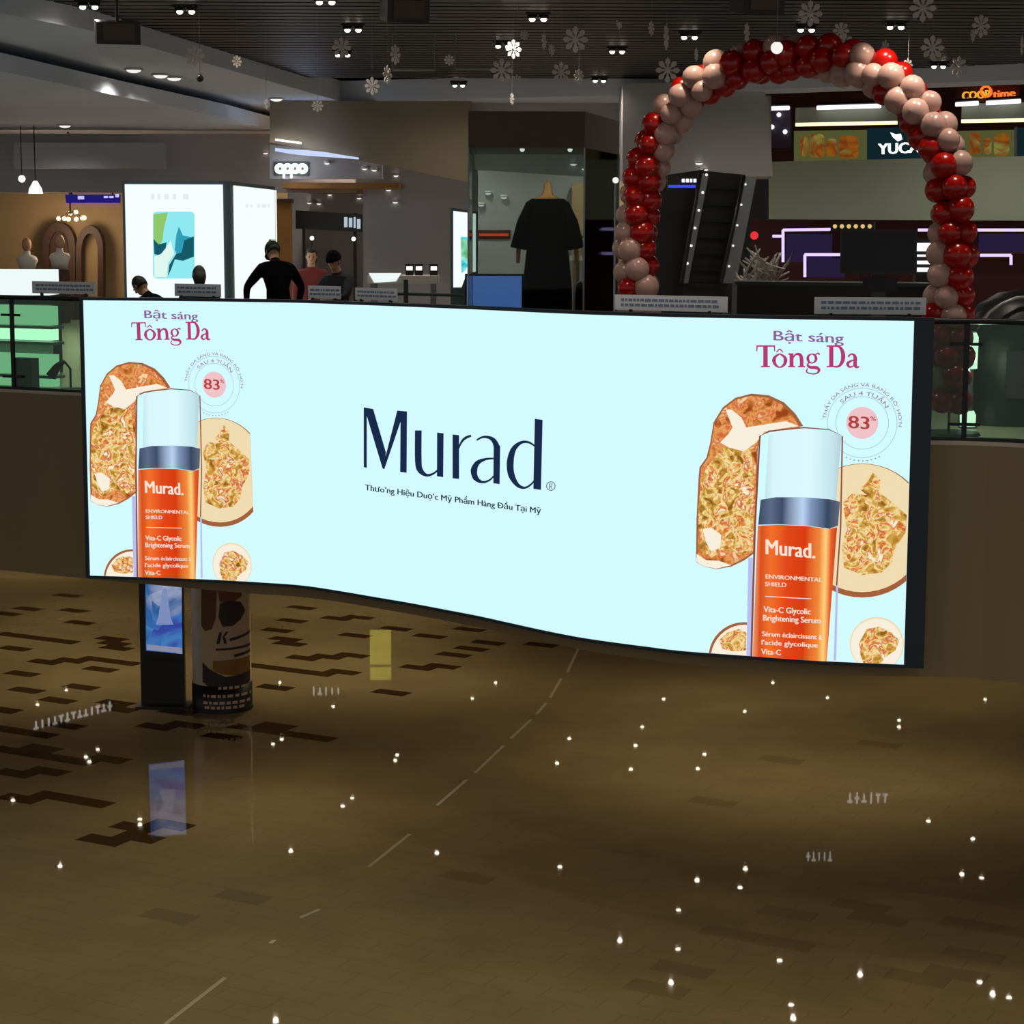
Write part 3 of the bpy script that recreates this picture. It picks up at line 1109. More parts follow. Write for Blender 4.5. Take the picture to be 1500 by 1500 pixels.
# square black speakers and a hanging pipe frame below the slats
for px, py, Y, w, lab in [(592, 30, 24.6, .5, 'square black ceiling speaker with brown grille, at the twin lamp row'), (1108, 18, 23.2, .47, 'square black ceiling speaker above the balloon arch'),
                          (172, 62, 25.5, .52, 'square black ceiling speaker beside the pale ceiling surround')]:
    c = at_y(px, py, Y)
    t = thing('ceiling_speaker', c, lab, 'speaker')
    bx = MB()
    bx.box((0, 0, .12), (w, w, .26))
    o = bx.build('housing', 'black_plastic')
    o.parent = t
    o = MB().box((0, -w / 2 - .012, .14), (w * .72, .025, .2)).build('grille', 'canopy_brown')
    o.parent = t
    o = MB().tube([(0, 0, .2), (0, 0, 10.02 - c.z)], .02, 8).build('drop_rod', 'black_plastic')
    o.parent = t
    t.rotation_euler = (.15, 0, .25)
for px0, px1, py, lab in [(575, 637, 102, 'thin grey pipe rail hung under the slats by the black speaker'), (667, 725, 100, 'thin grey pipe rail hung under the slats between snowflakes')]:
    a, b = at_y(px0, py, 30), at_y(px1, py, 30)
    t = thing('hanging_pipe', a, lab, 'pipe')
    MB().tube([a, b], .022, 8).build('pipe', 'string', t)
    for e in (a, b):
        MB().tube([e, (e.x, e.y, 10.02)], .012, 6).build('drop_rod', 'string', t)

# ================================================================== PEOPLE ON THE GALLERY
surf('cap_green', '#16281a', .8)
surf('stripe_green', '#c4ff9c', .6)


def person(name_loc, facing, joints, tone, label, hair_len=.0, scale=1.0):
    """one continuous body grown along a skeleton; head shaped with nose, ears and chin; hair and eyes are its children.
    joints are in the figure's own frame: x to its right, y forward, z up"""
    root = thing('person', name_loc - Vector((0, 0, .018)), label, 'person', 'people behind the railing')   # soles on the floor
    root.rotation_euler.z = facing
    J = joints
    bm = bmesh.new()
    lay = bm.verts.layers.skin.verify()
    idx = {}
    rad = dict(pelvis=.15, waist=.135, chest=.165, neckbase=.085, neck=.058, shl=.085, shr=.085, ell=.052, elr=.052, wrl=.038, wrr=.038, hal=.04, har=.04,
               hipl=.1, hipr=.1, knl=.065, knr=.065, anl=.045, anr=.045, tol=.035, tor=.035, skull=.07)
    for k, p in J.items():
        v = bm.verts.new(p)
        idx[k] = v
        v[lay].radius = (rad[k], rad[k] * (.8 if k in ('chest', 'waist') else 1))
        if k == 'pelvis':
            v[lay].use_root = True
    E = [('pelvis', 'waist'), ('waist', 'chest'), ('chest', 'neckbase'), ('neckbase', 'neck'), ('neck', 'skull')]
    for s in 'lr':
        E += [('chest', 'sh' + s), ('sh' + s, 'el' + s), ('el' + s, 'wr' + s), ('wr' + s, 'ha' + s), ('pelvis', 'hip' + s), ('hip' + s, 'kn' + s), ('kn' + s, 'an' + s), ('an' + s, 'to' + s)]
    for a, b in E:
        bm.edges.new((idx[a], idx[b]))
    me = bpy.data.meshes.new('body')
    bm.to_mesh(me)
    bm.free()
    ob = bpy.data.objects.new('body', me)
    C.objects.link(ob)
    sk = ob.modifiers.new('skin', 'SKIN')
    sk.use_smooth_shade = True
    sb = ob.modifiers.new('sub', 'SUBSURF')
    sb.levels = sb.render_levels = 1
    dg = bpy.context.evaluated_depsgraph_get()
    base = bpy.data.meshes.new_from_object(ob.evaluated_get(dg))
    bpy.data.objects.remove(ob)
    # head and fingers are joined in and fused into one surface
    up = (Vector(J['skull']) - Vector(J['neck'])).normalized()
    side = Vector((1, 0, 0))
    fwd = up.cross(side).normalized()
    if fwd.y < 0:
        fwd = -fwd
    side = fwd.cross(up)
    H = Vector(J['skull']) + up * .03
    mb = MB()
    mb.v = [v.co.copy() for v in base.vertices]
    mb.f = [tuple(p.vertices) for p in base.polygons]
    HM = Matrix((side, fwd, up)).transposed()
    def blob(c, r, sc, seg=14, rg=10):
        q = MB().ball((0, 0, 0), r, seg, rg, (1, 1, 1))
        mb.add([HM @ Vector((v.x * sc[0], v.y * sc[1], v.z * sc[2])) + c for v in q.v], q.f)
    blob(H, .1, (.78, .96, 1.18))
    blob(H + fwd * .03 - up * .07, .06, (.85, .95, .8))
    blob(H + fwd * .1 - up * .012, .018, (.7, 1.1, 1.4), 8, 6)
    for s in (-1, 1):
        blob(H + side * .08 * s - up * .005, .028, (.4, .7, 1.1), 8, 6)
        h, w = Vector(J['ha' + ('l' if s < 0 else 'r')]), Vector(J['wr' + ('l' if s < 0 else 'r')])
        d = (h - w).normalized()
        sd = d.cross(Vector((0, 0, 1)) if abs(d.z) < .9 else Vector((0, 1, 0))).normalized()
        dn = d.cross(sd)
        if dn.z > 0:
            dn = -dn
        for f, ln in zip((-.03, -.01, .01, .03), (.06, .075, .072, .055)):
            q = h + sd * f + d * .02
            mb.tube([q, q + d * ln * .55 + dn * .006, q + d * ln + dn * .028], [.0105, .010, .008], 6)
        q = h + sd * .032 - d * .01
        mb.tube([q, q + sd * .026 + d * .03, q + sd * .03 + d * .055 + dn * .01], [.012, .011, .009], 6)
    m2 = mb.mesh('body', tone[0])
    o = link('body', m2)
    rm = o.modifiers.new('fuse', 'REMESH')
    rm.mode = 'VOXEL'
    rm.voxel_size = .011
    dg = bpy.context.evaluated_depsgraph_get()
    fused = bpy.data.meshes.new_from_object(o.evaluated_get(dg))
    bpy.data.objects.remove(o)
    fused.name = 'body'
    fused.materials.clear()
    for t in (tone[0], tone[1], 'skin'):
        fused.materials.append(MATS[t])
    nk = Vector(J['neck'])
    for p in fused.polygons:
        c = p.center
        p.use_smooth = True
        i = 0
        if (c - nk).dot(up) > -.015 and (c - H).length < .2:
            i = 2
        elif min((c - Vector(J['hal'])).length, (c - Vector(J['har'])).length) < .115 and min((c - Vector(J['wrl'])).length, (c - Vector(J['wrr'])).length) < .2:
            i = 2
        elif c.z < Vector(J['pelvis']).z - .02 or (min((c - Vector(J[k])).length for k in ('hipl', 'hipr', 'knl', 'knr', 'anl', 'anr')) < .13 and c.z < Vector(J['waist']).z - .05):
            i = 1
        p.material_index = i
    b = link('body', fused)
    b.parent = root
    hb = MB()
    q = MB().ball((0, 0, 0), .108, 16, 12)
    keep = []
    for v in q.v:
        keep.append(HM @ Vector((v.x * .8, v.y * .97 - .012, v.z * 1.15 + .012)) + H)
    fs = [f for f in q.f if not (sum(q.v[i].y for i in f) / len(f) > .035 and sum(q.v[i].z for i in f) / len(f) < .055) and not (sum(q.v[i].z for i in f) / len(f) < -.06 - hair_len)]
    hb.add(keep, fs)
    if hair_len:
        hb.tube([H - fwd * .07 + up * .03, H - fwd * .1 - up * .08, H - fwd * .1 - up * (.1 + hair_len)], [.06, .085, .05], 10)
    hr = hb.build('hair', 'hair', None, True)
    hr.parent = root
    so = hr.modifiers.new('body', 'SOLIDIFY')
    so.thickness = .012
    for s in (-1, 1):
        e = MB().ball(H + fwd * .088 + side * .032 * s + up * .012, .011, 8, 6).build('eye', 'hair', None, True)
        e.parent = root
    return root, H, up, fwd, side, HM


def pose(lean=0.0, head=0.0, arms='down', seat=.45, twist=0.0):
    """standing (seat 0) or seated skeleton, leaning forward by the given angle"""
    pz = .93 if not seat else seat + .1
    P = Vector((0, 0, pz))
    L = Matrix.Rotation(-lean, 3, 'X')
    HL = Matrix.Rotation(-(lean + head), 3, 'X')
    J = {'pelvis': P, 'waist': P + L @ Vector((0, 0, .2)), 'chest': P + L @ Vector((0, 0, .4)), 'neckbase': P + L @ Vector((0, 0, .53))}
    J['neck'] = J['neckbase'] + HL @ Vector((0, .01, .06))
    J['skull'] = J['neck'] + HL @ Vector((0, .02, .1))
    for s, k in ((-1, 'l'), (1, 'r')):
        sh = P + L @ Vector((.19 * s, 0, .45))
        J['sh' + k] = sh
        if arms == 'rest':
            el = sh + Vector((.07 * s, .18, -.2))
            wr = el + Vector((-.12 * s, .21, -.03))
            ha = wr + Vector((-.05 * s, .06, -.01))
        elif arms == 'wide':
            el = sh + Vector((.16 * s, .1, -.22))
            wr = el + Vector((-.02 * s, .1, -.22))
            ha = wr + Vector((-.01 * s, .03, -.07))
        else:
            el = sh + Vector((.06 * s, -.02, -.28))
            wr = el + Vector((0, .08, -.24))
            ha = wr + Vector((0, .03, -.08))
        J['el' + k], J['wr' + k], J['ha' + k] = el, wr, ha
        if seat:
            J['hip' + k] = P + Vector((.1 * s, .03, -.02))
            J['kn' + k] = P + Vector((.14 * s, .43, -.03))
            J['an' + k] = Vector((.14 * s, .4, .08))
            J['to' + k] = Vector((.15 * s, .54, .035))
        else:
            J['hip' + k] = P + Vector((.095 * s, 0, -.06))
            J['kn' + k] = Vector((.1 * s, .02, .5))
            J['an' + k] = Vector((.1 * s, -.01, .08))
            J['to' + k] = Vector((.11 * s, .14, .035))
    return J


def stool(loc, h, lab):
    t = thing('stool', loc, lab, 'stool', 'stools behind the railing')
    for nm, m, b in (('seat', 'black_cloth', MB().lathe([(.001, h), (.18, h), (.19, h - .03), (.17, h - .06), (.001, h - .06)], 18)),
                     ('column', 'steel', MB().lathe([(.025, h - .06), (.025, .03)], 10)), ('base', 'steel', MB().lathe([(.001, .03), (.2, .02), (.21, 0), (.001, 0)], 18))):
        o = b.build(nm, m, None, True)
        o.parent = t


def place(px, Y):
    c = at_y(px, 337, Y)
    return Vector((c.x, c.y, ZF2))


g = place(238, 26.2)
person(g, math.radians(60), pose(.5, .1, 'rest', .62), ('black_cloth', 'navy_cloth'), 'person in black sitting bent forward before the white lightbox poster')
stool(g, .6, 'black stool under the person bent before the lightbox')
g = place(291, 26.0)
person(g, math.radians(10), pose(.15, .15, 'rest', .66), ('navy_cloth', 'black_cloth'), 'person in dark jacket sitting upright before the lightbox corner', .12)
stool(g, .64, 'black stool under the person in the dark jacket')
g = place(408, 25.3)
tag(MB().box((g.x, g.y, ZF2 + .1), (1.2, .8, .2)).build('step_platform', 'wood_dark'), 'low dark wooden step under the person with the green striped cap', 'platform')
g.z += .2
r_, H, up, fwd, side, HM = person(g, math.radians(20), pose(.35, .2, 'wide', 0), ('black_cloth', 'navy_cloth'), 'person in black standing bent over with arms spread, green striped cap')
cp = MB()
q = MB().ball((0, 0, 0), .118, 16, 12)
cp.add([HM @ Vector((v.x * .84, v.y, v.z * 1.12)) + H + up * .02 for v in q.v], [f for f in q.f if sum(q.v[i].z for i in f) / len(f) > .015])
c_ = cp.build('cap', 'cap_green', None, True)
c_.parent = r_
so = c_.modifiers.new('thick', 'SOLIDIFY')
so.thickness = .01
bl = MB()
arcp = [H + HM @ Vector((.085 * math.sin(a), .105 * math.cos(a) + .09, .03)) for a in (-1.2, -.6, 0, .6, 1.2)]
arci = [H + HM @ Vector((.085 * math.sin(a), .1 * math.cos(a), .035)) for a in (-1.2, -.6, 0, .6, 1.2)]
bl.prism(arcp + arci[::-1], [p - up * .01 for p in arcp + arci[::-1]])
o = bl.build('cap_brim', 'cap_green')
o.parent = r_
st = MB()
for k in range(10):
    a0, a1 = math.pi * (.12 + .076 * k), math.pi * (.12 + .076 * (k + 1))
    qs = []
    for a, w in ((a0, -.05), (a1, -.05), (a1, .02), (a0, .02)):
        qs.append(HM @ Vector((w + .02, -math.cos(a) * .128, math.sin(a) * .143)) + H + up * .02)
    st.prism(qs, [p - up * .004 for p in qs])
o = st.build('cap_stripe', 'stripe_green', None, True)
o.parent = r_
g = place(497, 27.2)
r_, H, up, fwd, side, HM = person(g, math.radians(150), pose(.1, .1, 'rest', 0), ('navy_cloth', 'black_cloth'), 'person in dark top and dark cap standing beside the red dressed figure')
cp = MB()
cp.add([HM @ Vector((v.x * .86, v.y, v.z * 1.12)) + H + up * .02 for v in q.v], [f for f in q.f if sum(q.v[i].z for i in f) / len(f) > .015])
c_ = cp.build('cap', 'black_cloth', None, True)
c_.parent = r_
g = place(456, 31.0)
person(g, math.radians(185), pose(.03, .0, 'down', 0), ('red_cloth', 'black_cloth'), 'person in red top standing under the dark raised screen', .15)

# ================================================================== SHOPS AND STANDS ON THE GALLERY
# --- white lightbox kiosk with two poster faces
LF = VPlane(255, 28.5, 0)
fl = LF.p(176, 265)
frt = LF.p(337, 265)
box_top = LF.p(255, 264).z
side_dir = Vector((.067, 1, 0)).normalized()
LS = VPlane(337, 28.5, 86.2)
kiosk = thing('lightbox_kiosk', (fl.x, fl.y, ZF2), 'tall white lightbox kiosk with phone posters and dark teal frame', 'lightbox')
far = frt + side_dir * 3.4
bk = fl + side_dir * 3.4
MB().slab([fl + Vector((.02, .03, 0)), frt + Vector((-.02, .03, 0)), far, bk], ZF2, box_top - .01).build('body', 'frame_teal', kiosk)
for x0, x1 in ((176, 183), (326, 338)):
    MB().rect(LF, x0, 264, x1, 300, .02, .06)
a, b = LF.p(183, 270, .01), LF.p(326, 270, .01)
glow('poster_white', '#f6fffe', 1.0)
glow('poster_ink', '#e2eeee', 1.0)
food_glow('poster_swirl', [(.25, '#0d4a52'), (.4, '#1f9aa8'), (.5, '#46d3e6'), (.6, '#9de8d8'), (.7, '#5fae62'), (.8, '#c9e89a')], 2.2)


def rounded(x0, y0, x1, y1, r, n=4):
    out = []
    for cx_, cy_, a0 in ((x1 - r, y0 + r, -90), (x1 - r, y1 - r, 0), (x0 + r, y1 - r, 90), (x0 + r, y0 + r, 180)):
        for k in range(n + 1):
            a = math.radians(a0 + 90 * k / n)
            out.append((cx_ + r * math.cos(a), cy_ + r * math.sin(a)))
    return out


pf = MB().prism([Vector((a.x, a.y - .02, ZF2 + .25)), Vector((b.x, b.y - .02, ZF2 + .25)), Vector((b.x, b.y - .02, a.z)), Vector((a.x, a.y - .02, a.z))],
                [Vector((a.x, a.y + .03, ZF2 + .25)), Vector((b.x, b.y + .03, ZF2 + .25)), Vector((b.x, b.y + .03, a.z)), Vector((a.x, a.y + .03, a.z))]).build('poster', 'poster_white', kiosk)
glow('swirl_cyan', '#8fe9f0')
glow('swirl_green', '#8fc86a')
glow('swirl_teal', '#155a66')
glow('swirl_blue', '#2f9fb8')
glow('swirl_pale', '#dff7ee')
for k_, (mt, pts) in enumerate([('swirl_cyan', rounded(224, 310, 285, 408, 6)), ('swirl_green', [(225, 314), (246, 311), (240, 335), (238, 352), (231, 362), (225, 360)]),
                   ('swirl_teal', [(225, 350), (232, 358), (244, 355), (242, 368), (232, 374), (226, 372)]), ('swirl_blue', [(262, 332), (268, 345), (284, 348), (284, 374), (262, 380), (256, 366), (258, 345)]),
                   ('swirl_teal', [(270, 352), (284, 346), (284, 376), (268, 382), (256, 380), (250, 396), (246, 404), (248, 388), (258, 372), (266, 370)]),
                   ('swirl_pale', [(250, 352), (255, 372), (246, 386), (244, 406), (226, 406), (226, 376), (236, 372), (244, 362)])]):
    MB().face(LF, pts, .036 + .003 * k_, .003).build('phone_picture', mt, pf)
lt = MB()
for x, w in ((221, 5), (231, 4), (241, 6), (253, 5), (268, 8)):
    lt.face(LF, [(x, 284), (x + w, 284), (x + w, 292), (x, 292)], .036, .003)
lt.build('poster_lettering', 'poster_ink', pf)
# second face
sa, sb_ = LS.p(344, 275, .012), LS.p(405, 278, .012)
z1 = LF.p(337, 271).z
pn = LS.n
pts = [Vector((sa.x, sa.y, ZF2 + .25)), Vector((sb_.x, sb_.y, ZF2 + .25)), Vector((sb_.x, sb_.y, z1)), Vector((sa.x, sa.y, z1))]
pf2 = MB().prism(pts, [p - pn * .03 for p in pts]).build('poster', 'poster_white', kiosk)
lt = MB()
for x, w in ((360, 4), (367, 3), (377, 4), (384, 6), (392, 3)):
    lt.face(LS, [(x, 299), (x + w, 299), (x + w, 304), (x, 304)], .016, .003)
lt.build('poster_lettering', 'poster_ink', pf2)

# --- narrow lightbox beside the glass case
NB = VPlane(680, 29.5, 4)
nb = thing('narrow_lightbox', NB.p(680, 440), 'narrow white lightbox with teal phone picture beside the glass case', 'lightbox')
nb.location.z = ZF2
a, b = NB.p(660, 304), NB.p(700, 310)
MB().prism([Vector((a.x, a.y, ZF2)), Vector((b.x, b.y, ZF2)), Vector((b.x, b.y, b.z)), Vector((a.x, a.y, a.z))],
           [Vector((a.x, a.y + .15, ZF2)), Vector((b.x, b.y + .15, ZF2)), Vector((b.x, b.y + .15, b.z)), Vector((a.x, a.y + .15, a.z))]).build('body', 'frame_teal', nb)
p_ = MB().face(NB, [(664, 309), (697, 313), (697, 398), (690, 399), (682, 405), (676, 421), (664, 421)], .012, .012).build('poster', 'poster_white', nb)
MB().face(NB, [(675, 347), (686, 347), (686, 388), (682, 396), (676, 400)], .018, .005).build('phone_picture', 'poster_swirl', p_)

# --- warm shop beyond: back wall, shelves, arches, busts, chandelier, sign
W1 = VPlane(90, 47.0, 0)
surf('shop_warm', '#b89a70', .8, var=.15, scale=1.2)
struct(MB().face(W1, [(-260, 262), (420, 262), (420, 480), (-260, 480)], 0, .2).build('wall_shop', 'shop_warm'))
WB = VPlane(90, 44.5, 0)
struct(MB().face(WB, [(-300, 196), (520, 196), (520, 282), (-300, 282)], 0, .35).build('wall_bulkhead', 'wall_grey'))
struct(MB().face(VPlane(110, 43.6, 0), [(20, 209), (240, 209), (240, 247), (20, 247)], 0, .3).build('trim_1', 'wall_grey'))
glow('sign_purple', '#2a2290', .6)
glow('sign_lilac', '#b9b4ff', 1.2)
SP = VPlane(130, 44.6, 0)
sg = thing('shop_sign', SP.p(133, 296), 'long purple lit sign above the warm shop', 'sign')
MB().face(SP, [(95, 285), (175, 285), (175, 297), (97, 297)], 0, .12).build('panel', 'sign_purple', sg)
for x in (105, 165):
    p = SP.p(x, 285, -.06)
    MB().tube([p, p + Vector((0, 0, .2))], .02, 6).build('hanger', 'dark_metal', sg)
for x0, x1, y0, y1 in ((114, 123, 287, 292), (152, 158, 287, 290), (160, 166, 287, 290), (169, 174, 284, 289)):
    MB().face(SP, [(x0, y0), (x1, y0), (x1, y1), (x0, y1)], .02, .02).build('lit_mark', 'sign_lilac', sg)
WS = VPlane(90, 46.6, 0)
for k, (cx_, y0, w, lab) in enumerate([(86, 326, 24, 'dark wooden arched niche behind the bust in the warm shop'), (131, 330, 20, 'dark wooden arched niche with open centre in the warm shop')]):
    ar = thing('arched_niche', WS.p(cx_, 430), lab, 'niche')
    ar.location.z = ZF2
    o_ = [(cx_ - w, 467)] + [(cx_ - w * math.cos(math.pi * t / 10), y0 + 34 - 34 * math.sin(math.pi * t / 10)) for t in range(11)] + [(cx_ + w, 467)]
    i_ = [(cx_ + w * .6, 467)] + [(cx_ + w * .6 * math.cos(math.pi * t / 10), y0 + 38 - 26 * math.sin(math.pi * t / 10)) for t in range(11)] + [(cx_ - w * .6, 467)]
    fr_ = MB()
    for t in range(len(o_) - 1):
        j0, j1 = len(i_) - 1 - t, len(i_) - 2 - t
        fr_.face(WS, [o_[t], o_[t + 1], i_[j1], i_[j0]], .1, .3)
    fr_.build('arch_frame', 'wood_dark', ar)
    if k == 0:
        MB().face(WS, i_, -.05, .05).build('backing', 'wood_dark', ar)
cd = thing('chandelier', at_y(103, 320, 45.5), 'chandelier with a ring of small warm globe bulbs in the warm shop', 'chandelier')
cc = at_y(103, 320, 45.5)
glow('bulb', '#ffdca8', 3.0)
hubc = MB().tube([cc + Vector((0, 0, .1)), (cc.x, cc.y, 9.36)], .02, 6).build('stem', 'wood_dark', cd)
for px, py in [(83, 320), (91, 320), (99, 312), (99, 321), (111, 311), (110, 321), (118, 319), (124, 319)]:
    p = at_y(px, py, 45.5) + Vector((0, random.uniform(-.3, .3), 0))
    bu = MB().ball(p, .05, 10, 8).build('bulb', 'bulb', cd, True)
    MB().tube([p, cc + Vector((0, 0, .15))], .01, 5).build('arm', 'wood_dark', bu)
lamp('POINT', (cc.x, cc.y, cc.z - .3), 45, (1, .8, .55), .2)
for px, py, lab in [(40, 392, 'white clothed bust on a pedestal by the cream wall'), (88, 388, 'white clothed bust on a pedestal before the arched niche')]:
    c = at_y(px, py, 45)
    t = thing('display_bust', (c.x, c.y, ZF2), lab, 'bust')
    MB().lathe([(.001, 0), (.2, 0), (.2, c.z - ZF2 - .1), (.001, c.z - ZF2 - .1)], 14, (c.x, c.y, ZF2)).build('pedestal', 'wood_dark', t)
    MB().lathe([(.001, -.1), (.16, -.1), (.2, .08), (.24, .16), (.2, .24), (.08, .28), (.07, .36), (.001, .36)], 14, (c.x, c.y, c.z), 1, .6).build('torso', 'white_cloth', t, True)
    MB().ball((c.x, c.y, c.z + .5), .13, 12, 8, (.85, 1, 1.15)).build('head', 'skin', t, True)
# pendant lamp, round lamp and a lit soffit lamp of the shop
pd = thing('pendant_lamp', at_y(52, 275, 43), 'white cone pendant lamp glowing above the warm shop', 'lamp')
c = at_y(52, 275, 43)
MB().lathe([(.04, .14), (.13, -.02), (.15, -.12), (.001, -.12)], 16, c).build('shade', 'white_light', pd, True)
MB().tube([c + Vector((0, 0, .14)), (c.x, c.y, 9.35)], .012, 6).build('cord', 'dark_metal', pd)
pd = thing('globe_lamp', at_y(32, 262, 43), 'small white globe lamp glowing by the cone lamp', 'lamp')
c = at_y(32, 262, 43)
MB().ball(c, .075, 12, 8).build('globe', 'white_light', pd, True)
MB().tube([c + Vector((0, 0, .07)), (c.x, c.y, 9.35)], .01, 6).build('cord', 'dark_metal', pd)

# --- white glowing counter behind the notice plate
CT = VPlane(35, 28.6, 0)
ct = thing('glowing_counter', CT.p(30, 470), 'white glowing shop counter behind the railing at the warm shop', 'counter')
ct.location.z = ZF2
a, b = CT.p(-120, 395), CT.p(72, 395)
glow('counter_glow', '#eefaf8', 1.0)
MB().slab([(a.x, a.y), (b.x, b.y), (b.x, b.y + .7), (a.x, a.y + .7)], ZF2, a.z - .35).build('body', 'frame_teal', ct)
MB().slab([(a.x + .02, a.y + .02), (b.x - .02, b.y + .02), (b.x - .02, b.y + .68), (a.x + .02, a.y + .68)], a.z - .35, a.z).build('lit_panel', 'counter_glow', ct)
# --- lit shelves seen through the green pane
RA = math.degrees(math.atan2(RAIL[rail_near(100)].y - RAIL[rail_near(-60)].y, RAIL[rail_near(100)].x - RAIL[rail_near(-60)].x))
SH_ = VPlane(40, RAIL[rail_near(40)].y + .55, RA)
sh = thing('lit_shelf_unit', SH_.p(40, 590), 'lit shelf unit glowing green behind the railing glass', 'shelf unit')
sh.location.z = ZF2


def shelf_piece(nm, mt, x0, y0, x1, y1, off, thick):
    """an upright piece along the rail: width from pixels, height read where the unit is seen at px 40"""
    a, b = SH_.p(x0, 500, off), SH_.p(x1, 500, off)
    zt, zb = SH_.p(40, y0).z, max(SH_.p(40, y1).z, ZF2)
    fr = [Vector((a.x, a.y, zb)), Vector((b.x, b.y, zb)), Vector((b.x, b.y, zt)), Vector((a.x, a.y, zt))]
    MB().prism(fr, [p - SH_.n * thick for p in fr]).build(nm, mt, sh)


shelf_piece('back_panel', 'wall_grey', -90, 447, 74, 600, -.2, .05)
glow('shelf_glow', '#e2fff0', 1.7)
glow('shelf_glow_soft', '#a8d8b8', 1.0)
for y0, y1, m in ((448, 476, 'shelf_glow_soft'), (480, 498, 'shelf_glow'), (519, 548, 'shelf_glow_soft'), (552, 600, 'shelf_glow_soft')):
    shelf_piece('lit_panel', m, -90, y0, 73, y1, -.02, .18)
for y0 in (477, 500, 549):
    shelf_piece('shelf', 'steel', -92, y0, 76, y0 + 4, .05, .25)
i_ = rail_near(8)
c = RAIL[i_] - SH_.n * .23
zt = at_y(8, 524, c.y).z
MB().box((c.x, c.y, (ZF2 + zt) / 2), (.32, .15, zt - ZF2), math.radians(RA)).build('carton', 'frame_teal', None)
tag(bpy.data.objects['carton'], 'dark upright carton standing behind the railing post', 'box')
c = at_y(80, 540, 26.03)
t = thing('spot_lamp', (c.x, c.y, ZF2), 'black swivel spot lamp on a stand behind the green glass', 'lamp')
MB().tube([c + Vector((.12, 0, .1)), c + Vector((.03, 0, .02)), c + Vector((-.05, 0, -.1))], [.03, .05, .07], 10).build('head', 'black_plastic', t, True)
MB().tube([c + Vector((.12, 0, .1)), (c.x + .2, c.y, c.z), (c.x + .2, c.y, ZF2 + .02)], .015, 6).build('stand', 'black_plastic', t)
MB().lathe([(.001, .02), (.13, .02), (.14, 0), (.001, 0)], 14, (c.x + .2, c.y, ZF2)).build('base', 'black_plastic', t)

# --- phone shop: wall with glowing sign, curved cove, warm inner ceiling, raised screen
PW = VPlane(560, 41.0, 0)
struct(MB().face(PW, [(395, 148), (690, 148), (690, 268), (585, 246), (480, 226), (395, 208)], 0, .25).build('wall_shop_front', 'wall_brown'))
PG = VPlane(560, 43.0, 0)
struct(MB().face(PG, [(532, 232), (700, 240), (700, 480), (532, 480)], 0, .2).build('wall_shop_side', 'wall_grey'))
struct(MB().face(VPlane(480, 49.0, 0), [(395, 235), (545, 235), (545, 480), (395, 480)], 0, .2).build('wall_shop_rear', 'wall_grey'))
struct(MB().face(PG, [(395, 212), (560, 232), (560, 262), (395, 262)], .5, .2).build('wall_sign_band', 'wall_grey'))
# warm shop ceiling, seen from below
zc = at_y(480, 276, 42.5).z
a, b = at_y(412, 276, 42.5), at_y(585, 276, 42.5)
struct(MB().slab([(a.x, 42.6), (b.x, 42.6), (b.x + .5, 48.8), (a.x, 48.8)], zc, zc + .12).build('ceiling_phone_shop', 'wood_warm'))
glow('cove', '#c9d8ff', 1.0)
cv = thing('cove_light', PW.p(403, 220), 'curved bluish cove light strip above the glowing round lettered sign', 'light')
pts = [(403, 219, 2.2), (425, 222, 3.2), (450, 224, 4), (475, 226, 3.5), (500, 229, 2.2), (525, 232, 1.2)]
for (x0, y0, w0), (x1, y1, w1) in zip(pts, pts[1:]):
    MB().face(PW, [(x0, y0 - w0), (x1, y1 - w1), (x1, y1 + w1), (x0, y0 + w0)], .12, .1).build('strip', 'cove', cv)
MB().face(PW, [(403, 203), (441, 208), (441, 211), (403, 206)], .1, .06).build('upper_strip', 'white_light', cv)
c = PW.p(450, 226, .5)
lamp('POINT', c, 9, (.6, .75, 1), .2)
og = thing('glowing_sign', PG.p(428, 248, .8), 'glowing white sign of four rounded letters on the grey band', 'sign')
glow('letter_white', '#ffffff', 2.2)
SGP = VPlane(428, 42.4, 0)
for x0, kind in ((410, 'o'), (421, 'p'), (432, 'p'), (443, 'o')):
    o = MB()
    for q4 in ring(x0, 247, 2.4, 5.4, 18):
        o.face(SGP, [q4[0], q4[1], q4[2], q4[3]], .03, .06)
    if kind == 'p':
        o.face(SGP, [(x0 - 7, 247), (x0 - 4, 247), (x0 - 4, 261), (x0 - 7, 261)], .03, .06)
    o.build('letter', 'letter_white', og)
MB().face(SGP, [(402, 238), (452, 238), (452, 257), (402, 257)], -.05, .04).build('backing', 'frame_teal', og)
c = SGP.p(428, 248, .6)
lamp('POINT', c, 10, (.85, .9, 1), .2)
for px, py, where in [(479, 239, 42.45), (534, 247, 42.45), (548, 249, 42.45), (483, 285, 48.95), (526, 290, 48.95), (453, 297, 48.95), (467, 298, 48.95), (568, 271, 42.95), (569, 278, 42.95), (579, 296, 42.95), (389, 224, 44.45), (580, 257, 42.95)]:
    c = at_y(px, py, where) if where else at_z(px, py, zc - .015)
    t = thing('shop_downlight', c, 'small warm downlight in the phone shop front', 'light', 'downlights of the phone shop')
    o = MB().ball((0, 0, 0), .055, 12, 8, (1, 1, .55)).build('lens', 'lens_soft', None, True)
    o.parent = t
    o = MB().lathe([(.055, -.004), (.075, 0), (.07, .05), (.055, .05)], 12).build('rim', 'white_cloth', None, True)
    o.parent = t
hs = VPlane(485, 34.0, 0)
t = thing('raised_screen', place(485, 34.0), 'long black raised screen with white lettering at one end', 'screen')
MB().face(hs, [(433, 308), (531, 314), (531, 340), (433, 335)], 0, .1).build('panel', 'black_plastic', t)
glow('screen_text', '#c5d3e4', .8)
